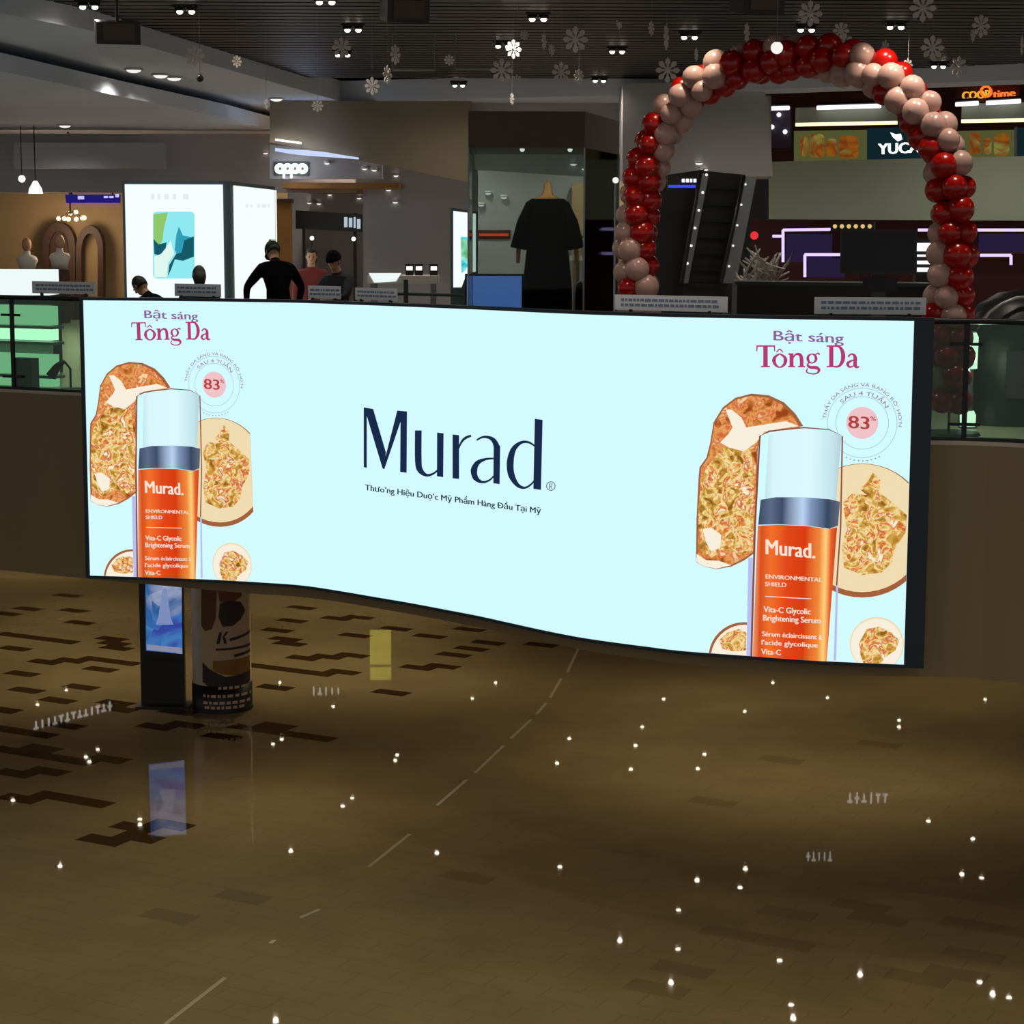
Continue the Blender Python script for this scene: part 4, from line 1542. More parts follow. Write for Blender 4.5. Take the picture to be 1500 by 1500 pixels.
for x0, x1, y0, y1 in ((504, 509, 318, 333), (511, 516, 319, 333), (518, 521, 318, 334), (523, 528, 321, 335)):
    MB().face(hs, [(x0, y0), (x1, y0), (x1, y1), (x0, y1)], .006, .006).build('lettering', 'screen_text', t)
for x in (445, 520):
    p = hs.p(x, 312, -.05)
    MB().tube([p, (p.x, p.y, ZF2)], .03, 6).build('leg', 'black_plastic', t)
t = thing('wooden_post', place(417, 33.5), 'warm brown wooden post beside the raised black screen', 'post')
c = place(417, 33.5)
MB().box((c.x, c.y, (ZF2 + 7.72) / 2), (.22, .22, 7.72 - ZF2)).build('shaft', 'wood_warm', t)
MB().box((c.x, c.y, ZF2 + .06), (.28, .28, .12)).build('plinth', 'wood_dark', t)
MB().box((c.x, c.y, 7.69), (.28, .28, .06)).build('cap', 'wood_dark', t)
for px, py, Y, lab in [(457, 349, 33, 'small bright globe lamp under the raised screen'), (518, 350, 33, 'small bright globe lamp by the low wall')]:
    c = at_y(px, py, Y)
    t = thing('globe_lamp', (c.x, c.y, c.z), lab, 'lamp')
    MB().ball(c, .035, 10, 8).build('globe', 'white_light', t, True)
    MB().tube([c, (c.x, c.y, ZF2)], .008, 6).build('stem', 'dark_metal', t)
# white product counters behind the rail
CT2 = VPlane(575, 26.6, 0)
t = thing('product_table', place(575, 26.6), 'white topped product table with small dark devices', 'table')
a, b = CT2.p(538, 401), CT2.p(640, 404)
zt = CT2.p(590, 404).z
MB().slab([(a.x, a.y), (b.x, b.y), (b.x, b.y + .8), (a.x, a.y + .8)], zt - .1, zt).build('top', 'white_cloth', t)
for x in (a.x + .06, b.x - .06):
    for y in (a.y + .06, a.y + .74):
        MB().box((x, y, (ZF2 + zt - .1) / 2), (.05, .05, zt - .1 - ZF2)).build('leg', 'steel', t)
MB().face(CT2, [(540, 400), (588, 400), (580, 412), (548, 414)], .012, .01).build('lit_front', 'counter_glow', t)
for px, lab in ((598, 'black device on a stand at the cross bar, product table'), (612, 'black device with lit face in the middle of the product table'), (634, 'black device at the product table edge')):
    c = CT2.p(px, 403)
    d = thing('display_device', (c.x, c.y + .35, zt), lab, 'device')
    MB().box((c.x, c.y + .35, zt + .02), (.1, .08, .04)).build('foot', 'black_plastic', d)
    MB().box((c.x, c.y + .35, zt + .09), (.11, .03, .11)).build('body', 'black_plastic', d)
    MB().box((c.x, c.y + .333, zt + .09), (.08, .004, .05)).build('face', 'white_light', d)
t = thing('steel_stand', place(594, 25.2), 'thin dark steel crowd stand with cross bar behind the railing', 'stand')
c = place(594, 25.2)
MB().tube([c, (c.x, c.y, 6.62)], .03, 8).build('pole', 'frame_teal', t)
MB().lathe([(.001, .02), (.16, .02), (.17, 0), (.001, 0)], 16, c).build('base', 'frame_teal', t)
a, b = at_y(560, 424, 25.2), at_y(676, 430, 25.2)
MB().tube([(c.x - .25, c.y, 6.45), (c.x + .7, c.y, 6.43)], .02, 8).build('bar', 'frame_teal', t)

# --- glass display case with a dressed mannequin under a brown canopy
gc = place(770, 25.0)
t = thing('glass_case', gc, 'tall glass display case with a dark brown canopy', 'display case')
a, b = at_y(686, 400, 25.0), at_y(855, 400, 25.0)
zc1, zc0 = at_y(770, 163, 25.0).z, at_y(770, 216, 25.0).z
e = at_y(905, 400, 27.2)
f_ = Vector((a.x, 27.2, 0))
foot = [a, b, e, f_]
MB().slab(foot, zc0, zc1).build('canopy', 'canopy_brown', t)
for p, q_ in zip(foot, foot[1:] + foot[:1]):
    n_ = (q_ - p).cross(Vector((0, 0, 1))).normalized() * .006
    vs = [(p.x, p.y), (q_.x, q_.y), (q_.x - n_.x, q_.y - n_.y), (p.x - n_.x, p.y - n_.y)]
    MB().slab(vs, ZF2 + .5, zc0).build('glass_pane', 'clear_glass', t)
for p in foot:
    MB().tube([(p.x, p.y, ZF2 + .5), (p.x, p.y, zc0)], .012, 6).build('corner_strip', 'steel', t)
MB().slab(foot, ZF2, ZF2 + .5).build('plinth', 'wood_dark', t)
for px in (765, 835):  # small lamps added under the canopy to light the mannequin
    p = at_y(px, 220, 25.35)
    MB().ball((p.x, 25.35, zc0 - .01), .03, 10, 6).build('added_case_lamp', 'lens_soft', t, True)
    lamp('SPOT', (p.x, 25.35, zc0 - .06), 7, (1, .85, .6), .04, (at_y(802, 300, 26).x, 26.0, 7.3), 1.2, .6)
mc = at_y(802, 330, 26.0)
mb_ = Vector((mc.x, mc.y, ZF2 + .5))
m = thing('mannequin', mb_, 'headless mannequin in a long black dress inside the glass case', 'mannequin')
zs = at_y(802, 291, 26.0).z
zn = at_y(802, 264, 26.0).z
MB().lathe([(.001, 0), (.22, 0), (.22, .03), (.02, .04), (.02, zs - mb_.z - .9), (.001, zs - mb_.z - .9)], 16, mb_).build('stand', 'steel', m, True)
MB().lathe([(.17, -.06), (.2, -.02), (.15, .03), (.065, .07), (.05, .13), (.045, zn - zs - .03), (.02, zn - zs - .01), (.012, zn - zs + .02), (.001, zn - zs + .03)], 18, (mb_.x, mb_.y, zs - .02), 1.1, .6).build('neck', 'mannequin', m, True)
MB().lathe([(.19, .0), (.235, -.04), (.24, -.2), (.215, -.45), (.25, -.7), (.29, -1.1), (.3, -1.5), (.28, -1.52), (.1, -1.5)], 24, (mb_.x, mb_.y, zs), 1.08, .62).build('dress', 'black_cloth', m, True)
for s in (-1, 1):
    MB().tube([(mb_.x + .2 * s, mb_.y, zs - .06), (mb_.x + .3 * s, mb_.y, zs - .3), (mb_.x + .36 * s, mb_.y + .02, zs - .62)], [.07, .085, .11], 12).build('sleeve', 'black_cloth', m, True)
    MB().tube([(mb_.x + .355 * s, mb_.y + .02, zs - .55), (mb_.x + .37 * s, mb_.y, zs - .72), (mb_.x + .37 * s, mb_.y - .02, zs - .8)], [.035, .028, .022], 8).build('hand', 'mannequin', m, True)
# things behind the case
glow('screen_blue', '#5f86d8', .8)
glow('strip_red', '#e0502a', 1.0)
glow('exit_green', '#35d070', 1.0)
BM = VPlane(725, 28.2, 0)
t = thing('blue_monitor', place(725, 28.2), 'flat monitor showing plain blue at the glass case', 'monitor')
MB().rect(BM, 681, 401, 767, 470, 0, .05).build('body', 'black_plastic', t)
MB().rect(BM, 684, 404, 764, 466, .012, .008).build('screen', 'screen_blue', t)
zz = BM.p(725, 470).z
MB().box((BM.p(725, 440).x, BM.p(725, 440).y, (ZF2 + zz) / 2), (.3, .05, zz - ZF2)).build('stand', 'black_plastic', t)
RS = VPlane(724, 45.95, 0)
t = thing('red_sign', RS.p(724, 345), 'thin red lit sign strip seen through the glass case', 'sign')
MB().face(RS, [(700, 337), (748, 337), (748, 350), (700, 350)], -.02, .05).build('panel', 'maroon', t)
MB().face(RS, [(702, 342), (745, 342), (745, 346), (702, 346)], .01, .02).build('lit_strip', 'strip_red', t)
struct(MB().face(VPlane(780, 46.0, 0), [(690, 235), (915, 235), (915, 480), (690, 480)], 0, .2).build('wall_case_rear', 'wall_grey'))
struct(MB().face(VPlane(780, 45.7, 0), [(838, 268), (915, 268), (915, 480), (838, 480)], 0, .2).build('wall_case_side', 'shop_warm'))
struct(MB().face(VPlane(810, 41.5, 0), [(690, 145), (1130, 140), (1130, 262), (915, 262), (690, 248)], 0, .2).build('wall_upper', 'wall_grey'))
EX = VPlane(866, 45.63, 0)
t = thing('exit_sign', EX.p(866, 352), 'small green lit exit sign on the cream wall', 'sign')
MB().face(EX, [(850, 346), (882, 346), (882, 358), (850, 358)], 0, .06).build('panel', 'frame_teal', t)
for x0, x1 in ((853, 858), (861, 865), (867, 871), (873, 878)):
    MB().face(EX, [(x0, 349), (x1, 349), (x1, 355), (x0, 355)], .01, .01).build('lit_mark', 'exit_green', t)
for k, (px, py) in enumerate([(840, 240), (857, 247), (715, 283), (738, 289), (705, 300)]):
    c = at_y(px, py, 41.43 if py < 262 and px > 800 else 45.93)
    t = thing('wall_washer', c, 'small round white lamp above the cream wall behind the glass case', 'light', 'lamps behind the glass case')
    o = MB().ball((0, 0, 0), .07, 12, 8, (1, 1, .55)).build('lens', 'lens_soft', None, True)
    o.parent = t
    o = MB().lathe([(.07, -.004), (.09, 0), (.085, .05), (.07, .05)], 12).build('rim', 'white_cloth', None, True)
    o.parent = t
t = thing('clothes_rack', place(857, 38), 'steel clothes rack with pale and mustard garments on the cream side', 'clothes rack')
a, b = at_y(833, 371, 38), at_y(880, 371, 38)
MB().tube([(a.x, a.y, ZF2), a, b, (b.x, b.y, ZF2)], .02, 8).build('frame', 'steel', t)
for k in range(9):
    p = a.lerp(b, (k + .7) / 10)
    MB().add([(p.x - .02, p.y - .02, p.z - .04), (p.x + .02, p.y - .02, p.z - .04), (p.x + .035, p.y - .22, p.z - .12), (p.x + .035, p.y - .2, p.z - .75), (p.x - .03, p.y - .2, p.z - .75), (p.x - .03, p.y - .22, p.z - .12),
              (p.x - .02, p.y + .02, p.z - .04), (p.x + .02, p.y + .02, p.z - .04), (p.x + .035, p.y + .22, p.z - .12), (p.x + .035, p.y + .2, p.z - .75), (p.x - .03, p.y + .2, p.z - .75), (p.x - .03, p.y + .22, p.z - .12)],
             [(0, 1, 2, 5), (5, 2, 3, 4), (6, 11, 8, 7), (11, 10, 9, 8), (0, 6, 7, 1), (1, 7, 8, 2), (2, 8, 9, 3), (3, 9, 10, 4), (4, 10, 11, 5), (5, 11, 6, 0)]).build('garment', ('white_cloth', 'shop_warm', 'grey_cloth')[k % 3], t)
t = thing('armchair', place(884, 29.0), 'rounded dusky purple armchair beside the glass pole', 'armchair')
c = place(884, 29.0)
MB().lathe([(.38, .1), (.42, .3), (.42, 1.1), (.4, 1.28), (.34, 1.32), (.3, 1.26), (.3, .5)], 20, c, 1, .9, math.radians(-20), math.radians(200)).build('backrest', 'sofa', t, True)
MB().lathe([(.001, .1), (.36, .1), (.37, .42), (.33, .5), (.001, .5)], 20, c).build('seat', 'sofa', t, True)
for k in range(4):
    a = math.pi / 4 + k * math.pi / 2
    MB().tube([(c.x + .26 * math.cos(a), c.y + .26 * math.sin(a), ZF2), (c.x + .24 * math.cos(a), c.y + .24 * math.sin(a), ZF2 + .12)], .02, 6).build('leg', 'wood_dark', t)
t = thing('lamp_pole', place(903, 22.9), 'tall steel pole with small round lamp at the balloon arch foot', 'pole')
c = place(901, 23.3)
pt = at_y(905, 268, 23.3)
MB().tube([c, (c.x, c.y, pt.z)], .012, 8).build('pole', 'steel', t)
MB().ball((c.x, c.y, pt.z + .03), .035, 12, 8).build('lamp_head', 'lens_soft', t, True)
MB().lathe([(.001, .02), (.12, .02), (.13, 0), (.001, 0)], 16, c).build('base', 'steel', t)

# --- escalator beyond the arch
EP = VPlane(1030, 33.0, 0)
es = thing('escalator', EP.p(1030, 420), 'dark escalator with slanting lamp dotted steel balustrades', 'escalator')
es.location.z = ZF2
MB().face(EP, [(928, 525), (965, 258), (1032, 248), (985, 525)], -.9, .3).build('far_panel', 'black_plastic', es)
MB().face(EP, [(985, 525), (1030, 250), (1092, 256), (1048, 525)], -.5, .6).build('truss', 'black_plastic', es)
for off, pts in ((-.3, [(1000, 415), (1008, 415), (1038, 256), (1028, 254)]), (.1, [(1058, 415), (1078, 415), (1108, 262), (1092, 258)])):
    MB().face(EP, pts, off, .12).build('balustrade', 'steel', es)
    x0, y0, x1, y1 = pts[0][0], pts[0][1], pts[3][0], pts[3][1]
    MB().tube([EP.p(x0 - 2, y0, off + .05), EP.p(x1 - 2, y1, off + .05)], .035, 8).build('handrail', 'black_plastic', es, True)
for k in range(6):
    c = EP.p(1007 + k * 5.6, 386 - k * 26, -.26)
    MB().ball(c, .022, 8, 6).build('step_lamp', 'lens_soft', es, True)
for k in range(5):
    c = EP.p(1068 + k * 6, 390 - k * 30, .14)
    MB().ball(c, .018, 8, 6).build('step_lamp', 'lens_soft', es, True)
for k in range(7):
    p = EP.p(1008 + k * 4, 420 - k * 24, -.4)
    q_ = EP.p(1060 + k * 4, 422 - k * 24, -.4)
    MB().prism([p, q_, q_ + Vector((0, 0, .06)), p + Vector((0, 0, .06))], [v + Vector((0, .4, 0)) for v in (p, q_, q_ + Vector((0, 0, .06)), p + Vector((0, 0, .06)))]).build('step', 'dark_metal', es)
glow('strip_blue', '#3b46e8', 1.2)
t = thing('blue_strip_sign', EP.p(1000, 272), 'blue lit strip sign with small white lettering above the escalator', 'sign')
MB().face(EP, [(978, 258), (1022, 258), (1022, 276), (978, 276)], .2, .1).build('panel', 'black_plastic', t)
MB().face(EP, [(979, 271), (1019, 271), (1019, 275), (979, 275)], .22, .02).build('blue_strip', 'strip_blue', t)
for x0, x1 in ((999, 1003), (1005, 1009), (1011, 1014), (1016, 1020)):
    MB().face(EP, [(x0, 262), (x1, 262), (x1, 267), (x0, 267)], .22, .02).build('lettering', 'white_light', t)
for px, py in [(1024, 239), (1032, 248)]:
    c = at_y(px, py, 37.93)
    t = thing('wall_washer', c, 'small white lamp above the escalator on the grey wall', 'light', 'lamps above the escalator')
    o = MB().ball((0, 0, 0), .07, 12, 8, (1, 1, .5)).build('lens', 'lens_soft', None, True)
    o.parent = t
    o = MB().lathe([(.07, -.004), (.085, 0), (.08, .03), (.07, .03)], 12).build('rim', 'white_cloth', None, True)
    o.parent = t
# silver wire clutter beside the escalator
random.seed(5)
t = thing('wire_display', place(1115, 27.0), 'tangled silver wire display beside the escalator', 'display')
c = place(1115, 27.0)
MB().lathe([(.001, .9), (.3, .9), (.3, 0), (.001, 0)], 16, c).build('plinth', 'dark_metal', t)
for k in range(90):
    p = c + Vector((random.uniform(-.24, .24), random.uniform(-.2, .2), random.uniform(.9, 1.5)))
    MB().tube([p, p + Vector((random.uniform(-.15, .15), random.uniform(-.1, .1), random.uniform(.1, .22))), p + Vector((random.uniform(-.2, .2), 0, random.uniform(.18, .4)))], [.014, .02, .01], 6).build('wire_leaf', 'snow_paper', t, True)
t = thing('red_lamp', at_y(1105, 345, 30), 'small red glowing lamp above the wire display', 'lamp')
c = at_y(1105, 345, 30)
glow('red_glow', '#e8343a', 1.0)
MB().ball(c, .06, 12, 8).build('globe', 'red_glow', t, True)
MB().tube([c, (c.x, c.y, ZF2)], .01, 6).build('stem', 'dark_metal', t)

# --- far facade with food signs above a pale wall, purple lit shop below
PB = VPlane(1300, 44.0, U_ANG)
struct(MB().face(PB, [(1126, 237), (1800, 222), (1800, 325), (1126, 321)], 0, .3).build('wall_parapet', 'wall_green'))
struct(MB().face(PB, [(1100, 122), (1800, 78), (1800, 240), (1100, 246)], -2.2, .2).build('wall_food_court', 'maroon'))
struct(MB().face(VPlane(1015, 38.0, 0), [(912, 122), (1113, 119), (1126, 150), (1132, 258), (912, 262)], 0, 1.2).build('wall_pier', 'wall_grey'))
glow('tube_white', '#fbf3ff', 1.6)
glow('tube_yellow', '#fff0b8', 1.5)
food_glow('menu_picture', [(.3, '#3a3410'), (.45, '#6e5a1c'), (.55, '#9a5a1a'), (.65, '#7a3a12'), (.8, '#8a8540')], 1.6, .8)
glow('menu_board', '#5d6238', .7)
glow('sign_navy', '#122830', .8)
glow('sign_orange', '#ff6a22', 1.6)
glow('sign_amber', '#d99a30', 1.3)
PS = VPlane(1300, 45.0, U_ANG)
for x0, y0, x1, y1, lab in [(1125, 159, 1156, 158, 'short white lamp tube beside the grey pier'), (1197, 158, 1290, 155, 'long white lamp tube above the food menu boards'),
                            (1400, 153, 1433, 151, 'short white lamp tube below the orange lettered sign'), (1445, 151, 1495, 148, 'white lamp tube below the end of the orange lettered sign')]:
    a, b = PS.p(x0, y0, .3), PS.p(x1, y1, .3)
    t = thing('lamp_tube', a, lab, 'light')
    MB().tube([a, b], .045, 8).build('tube', 'tube_white', t, True)
    MB().tube([a + Vector((0, .05, .07)), b + Vector((0, .05, .07))], .05, 6).build('housing', 'dark_metal', t)
for x0, y0, x1, y1, lab in [(1165, 185, 1313, 182, 'long warm lamp strip over the menu board with drinks'), (1408, 180, 1520, 178, 'warm lamp strip over the far menu board')]:
    a, b = PS.p(x0, y0, .1), PS.p(x1, y1, .1)
    t = thing('lamp_strip', a, lab, 'light')
    MB().prism([a, b, b + Vector((0, 0, .07)), a + Vector((0, 0, .07))], [p - PS.n * .08 for p in (a, b, b + Vector((0, 0, .07)), a + Vector((0, 0, .07)))]).build('strip', 'tube_yellow', t)
    MB().prism([a + Vector((0, 0, .075)), b + Vector((0, 0, .075)), b + Vector((0, 0, .4)), a + Vector((0, 0, .4))], [p - PS.n * .08 for p in (a + Vector((0, 0, .075)), b + Vector((0, 0, .075)), b + Vector((0, 0, .4)), a + Vector((0, 0, .4)))]).build('valance', 'wall_green', t)
for x0, x1, lab, pics in [(1163, 1268, 'lit menu board with pictures of drinks', ((1172, 1184, 200, 229), (1186, 1207, 196, 231), (1210, 1226, 203, 229), (1229, 1257, 199, 232))),
                          (1402, 1484, 'lit menu board with drink pictures beside the navy panel', ((1420, 1436, 194, 226), (1440, 1452, 202, 226), (1456, 1478, 195, 229)))]:
    t = thing('menu_board', PS.p(x0, 233), lab, 'menu board')
    MB().face(PS, [(x0, 192), (x1, 190), (x1, 234), (x0, 236)], 0, .1).build('panel', 'menu_board', t)
    for a0, a1, b0, b1 in pics:
        MB().face(PS, rounded(a0, b0, a1, b1, min(6, (a1 - a0) / 2.2)), .02, .02).build('drink_picture', 'menu_picture', t)
t = thing('tea_sign', PS.p(1305, 230), 'navy lit sign with white bubble lettering and leaf', 'sign')
MB().face(PS, [(1270, 188), (1352, 186), (1352, 232), (1270, 234)], 0, .1).build('panel', 'sign_navy', t)
o = MB()
for q3 in text_fit('YUCA', 1286, 226, 1346, 223, 16, True):
    o.face(PS, q3, .03, .03)
o.build('lettering', 'letter_white', t)
MB().face(PS, [(1304, 194), (1312, 197), (1319, 196), (1321, 204), (1315, 207), (1308, 201)], .03, .03).build('leaf', 'letter_white', t)
t = thing('blank_sign', PS.p(1492, 228), 'plain navy panel at the end of the menu boards', 'panel')
MB().face(PS, [(1488, 187), (1620, 183), (1620, 226), (1488, 229)], 0, .1).build('panel', 'sign_navy', t)
MB().face(PS, [(1486, 186), (1490, 186), (1490, 230), (1486, 230)], .02, .12).build('edge_strip', 'steel', t)
t = thing('window_display', PS.p(1140, 216), 'dark narrow shop window with small round lamps beside the pier', 'window display')
MB().face(PS, [(1126, 162), (1158, 161), (1158, 216), (1126, 217)], 0, .1).build('panel', 'sofa', t)
for px, py in ((1141, 168), (1131, 186), (1150, 193)):
    MB().ball(PS.p(px, py, .04), .05, 10, 8).build('lamp', 'white_light', t, True)
t = thing('orange_sign', PS.p(1440, 145), 'orange glowing lettered sign over the food court', 'sign')
for txt, x0, x1, y0, y1, mt in (('COOP', 1409, 1449, 146, 143, 'sign_amber'), ('time', 1454, 1486, 144, 141, 'sign_orange')):
    o = MB()
    for q3 in text_fit(txt, x0, y0, x1, y1, 12, True):
        o.face(PS, q3, .1, .05)
    o.build('lettering', mt, t)
o = MB()
for q4 in ring(1444, 134, 6, 3, 16):
    o.face(PS, q4, .12, .05)
o.build('ring_mark', 'sign_orange', t)
MB().face(PS, [(1400, 122), (1494, 118), (1494, 148), (1400, 150)], -.05, .06).build('backing', 'maroon', t)

glow('tube_purple', '#c9b6ff', 1.5)
PU = VPlane(1300, 43.0, U_ANG)
struct(MB().face(PU, [(1100, 322), (1800, 322), (1800, 480), (1100, 480)], -2.0, .2).build('wall_purple_shop', 'maroon'))
for segs, lab in [([((1147, 384), (1147, 337)), ((1147, 337), (1216, 336)), ((1132, 346), (1147, 346))], 'purple white lamp frame at the wire display'),
                  ([((1179, 406), (1179, 373)), ((1179, 373), (1232, 373))], 'lower purple white lamp frame beside the monitor'),
                  ([((1345, 337), (1364, 337)), ((1344, 374), (1362, 374))], 'short purple lamp bars between monitor and balloons'),
                  ([((1431, 337), (1560, 337))], 'long pinkish lamp bar beyond the balloon column'),
                  ([((1436, 374), (1481, 374)), ((1481, 374), (1481, 388))], 'low white lamp frame with bent end beyond the balloon column')]:
    t = thing('neon_bracket', PU.p(*segs[0][0]), lab, 'light')
    for s0, s1 in segs:
        MB().tube([PU.p(*s0), PU.p(*s1)], .03, 8).build('tube', 'tube_purple', t, True)
    MB().tube([PU.p(*segs[0][0], -.05), PU.p(*segs[0][1], -.05)], .04, 6).build('mount', 'sofa', t)
glow('screen_dim', '#31264a', .6)
for x0, y0, x1, y1, lab in [(1152, 343, 1216, 388, 'dim purple shop panel inside the purple lamp frame'), (1183, 378, 1236, 410, 'grey low panel inside the lower lamp frame'), (1434, 342, 1540, 372, 'dark purple shelf panel beyond the balloon column')]:
    t = thing('shop_backdrop', PU.p(x0, y1, -.4), lab, 'panel')
    MB().rect(PU, x0, y0, x1, y1, -.4 if x0 == 1183 else -.7, .1).build('panel', 'screen_dim', t)
    MB().rect(PU, x0, y1 - 4, x1, y1, -.34 if x0 == 1183 else -.64, .2).build('ledge', 'maroon', t)
# black monitor on its stand, amber lamp row above it
MN = VPlane(1288, 23.5, -6)
t = thing('black_monitor', place(1288, 23.5), 'large black monitor on a stand behind the long notice plate', 'monitor')
MB().rect(MN, 1232, 336, 1342, 401, 0, .06).build('bezel', 'black_plastic', t)
MB().rect(MN, 1235, 339, 1339, 397, .006, .006).build('screen', 'dark_metal', t)
c = MN.p(1288, 401)
MB().box((c.x, c.y + .05, (c.z + ZF2) / 2), (.16, .08, c.z - ZF2)).build('stand', 'black_plastic', t)
MB().lathe([(.001, .03), (.3, .03), (.32, 0), (.001, 0)], 18, (c.x, c.y + .05, ZF2)).build('base', 'black_plastic', t)
MB().box((c.x, c.y - .05, c.z - .12), (.36, .2, .16)).build('speaker_box', 'navy_cloth', t)
glow('amber', '#d8b878', 1.1)
LR = VPlane(1248, 34, U_ANG)
t = thing('lamp_row', LR.p(1218, 332), 'dark bar of six small amber bulbs above the black monitor', 'light')
MB().face(LR, [(1217, 325), (1280, 325), (1280, 337), (1217, 337)], 0, .08).build('bar', 'black_plastic', t)
for x in (1240, 1262):
    p = LR.p(x, 336, -.04)
    MB().tube([p, (p.x, p.y, ZF2)], .02, 6).build('leg', 'black_plastic', t)
for k in range(6):
    MB().ball(LR.p(1223 + k * 10.2, 331.5, .02), .035, 10, 6).build('bulb', 'amber', t, True)
t = thing('lit_display', place(1354, 26), 'small white lit display with shelves beside the balloon column', 'display')
LD = VPlane(1354, 26, 0)
MB().rect(LD, 1341, 350, 1366, 402, -.02, .25).build('body', 'black_plastic', t)
for y0, y1 in ((356, 368), (373, 376), (382, 387), (392, 398)):
    MB().rect(LD, 1344, y0, 1363, y1, .01, .02).build('lit_panel', 'white_light', t)
zz = LD.p(1354, 402).z
MB().box((LD.p(1354, 402).x, LD.p(1354, 402).y + .12, (zz + ZF2) / 2), (.2, .2, zz - ZF2)).build('leg', 'black_plastic', t)
# counter under the monitor, dark booth
t = thing('dark_counter', place(1215, 25.0), 'long dark counter behind the railing under the black monitor', 'counter')
a, b = at_y(1080, 412, 25.4), at_y(1370, 412, 24.6)
dd = Vector((0, .6, 0))
MB().slab([a, b, b + dd, a + dd], ZF2, a.z - .04).build('body', 'booth', t)
MB().slab([a - Vector((.03, .03, 0)), b + Vector((.03, -.03, 0)), b + dd, a + dd], a.z - .04, a.z).build('top', 'frame_teal', t)
t = thing('dark_booth', place(1490, 21.8), 'dark rounded ride booth with pale arched edge behind the railing', 'booth')
c = place(1500, 21.8)
pr = [(.62, 0), (.62, .7), (.58, 1.0), (.46, 1.25), (.25, 1.38), (.001, 1.42)]
MB().lathe(pr, 24, c, 1, .8).build('body', 'booth', t, True)
MB().tube([(c.x + .6 * math.cos(a), c.y - .42, c.z + .8 + .56 * math.sin(a)) for a in [math.pi * k / 12 for k in range(13)]], .02, 6).build('arch_edge', 'steel', t, True)
MB().box((c.x, c.y - .5, c.z + .55), (.5, .04, .5)).build('panel', 'sofa', t)
# white lit lamp and green lit boxes seen through the far pane
t = thing('lit_column', place(1426, 21.2), 'white glowing lamp column behind the railing post', 'lamp')
c = place(1427, 21.2)
for y0, y1 in ((487, 540), (634, 654)):
    p0, p1 = at_y(1426, y1, 21.2), at_y(1426, y0, 21.2)
    lo_ = max(p0.z - c.z, .02)
    hi_ = max(p1.z - c.z, lo_ + .16)
    MB().lathe([(.001, lo_), (.08, lo_), (.085, hi_ - .05), (.06, hi_), (.001, hi_)], 14, c).build('lit_tube', 'white_light', t, True)
MB().lathe([(.05, 0), (.05, 1.0)], 10, c).build('stem', 'steel', t, True)
lamp('POINT', (c.x - .05, c.y - .62, c.z + .75), 9, (1, .95, .9), .06)  # bare light added ahead of the column to brighten the balloons
MB().lathe([(.001, .02), (.1, .02), (.1, 0), (.001, 0)], 12, c).build('base', 'steel', t)
t = thing('lit_crate', place(1472, 21.6), 'low crate with greenish lit panels behind the far glass', 'crate')
GP = VPlane(1472, 21.6, -20)
zz = GP.p(1472, 545).z
MB().rect(GP, 1446, 544, 1500, 626, -.02, .4).build('body', 'frame_teal', t)
for x0, y0, x1, y1 in ((1452, 549, 1488, 560), (1450, 573, 1466, 585), (1477, 570, 1490, 578)):
    MB().rect(GP, x0, y0, x1, y1, .01, .02).build('lit_panel', 'shelf_glow_soft', t)

# ================================================================== GROUND FLOOR
c = at_z(240, 1036, 0)
t = thing('advert_totem', (c.x, c.y, 0), 'black standing advert totem with blue lit screen on the shiny floor', 'totem')
TP = VPlane(240, c.y, 4)
hh = at_y(240, 852, c.y).z
a, b = TP.p(207, 1030), TP.p(271, 1030)
MB().prism([Vector((a.x, a.y, .02)), Vector((b.x, b.y, .02)), Vector((b.x, b.y, 1.95)), Vector((a.x, a.y, 1.95))],
           [Vector((a.x, a.y + .12, .02)), Vector((b.x, b.y + .12, .02)), Vector((b.x, b.y + .12, 1.95)), Vector((a.x, a.y + .12, 1.95))]).build('body', 'black_plastic', t)
MB().box((c.x, c.y + .06, .02), (.82, .42, .04)).build('base', 'black_plastic', t)
food_glow('totem_picture', [(.25, '#27308c'), (.4, '#3f55b8'), (.5, '#4c8ad0'), (.6, '#2f66a8'), (.7, '#8f9fc8'), (.82, '#b9c4e2')], 1.7, .75)
s_ = MB().face(TP, [(213, 845), (266, 847), (267, 958), (214, 953)], .012, .01).build('screen', 'totem_picture', t)
glow('totem_tower', '#8fa6d8', .7)
MB().face(TP, [(238, 862), (244, 862), (250, 905), (254, 915), (228, 915), (232, 903)], .018, .005).build('tower_picture', 'totem_tower', s_)
glow('totem_pale', '#a8aed0', .6)
MB().face(TP, [(215, 944), (266, 949), (266, 957), (215, 952)], .018, .005).build('caption_band', 'totem_pale', s_)
MB().face(TP, [(210, 962), (268, 966), (268, 970), (210, 966)], .012, .01).build('seam_strip', 'dark_metal', t)

c = at_z(326, 1036, 0)
pc = Vector((c.x, c.y, 0))
t = thing('wrapped_pillar', pc, 'round pillar wrapped in a cream dessert advert with black foot band', 'pillar')
PRr = .445


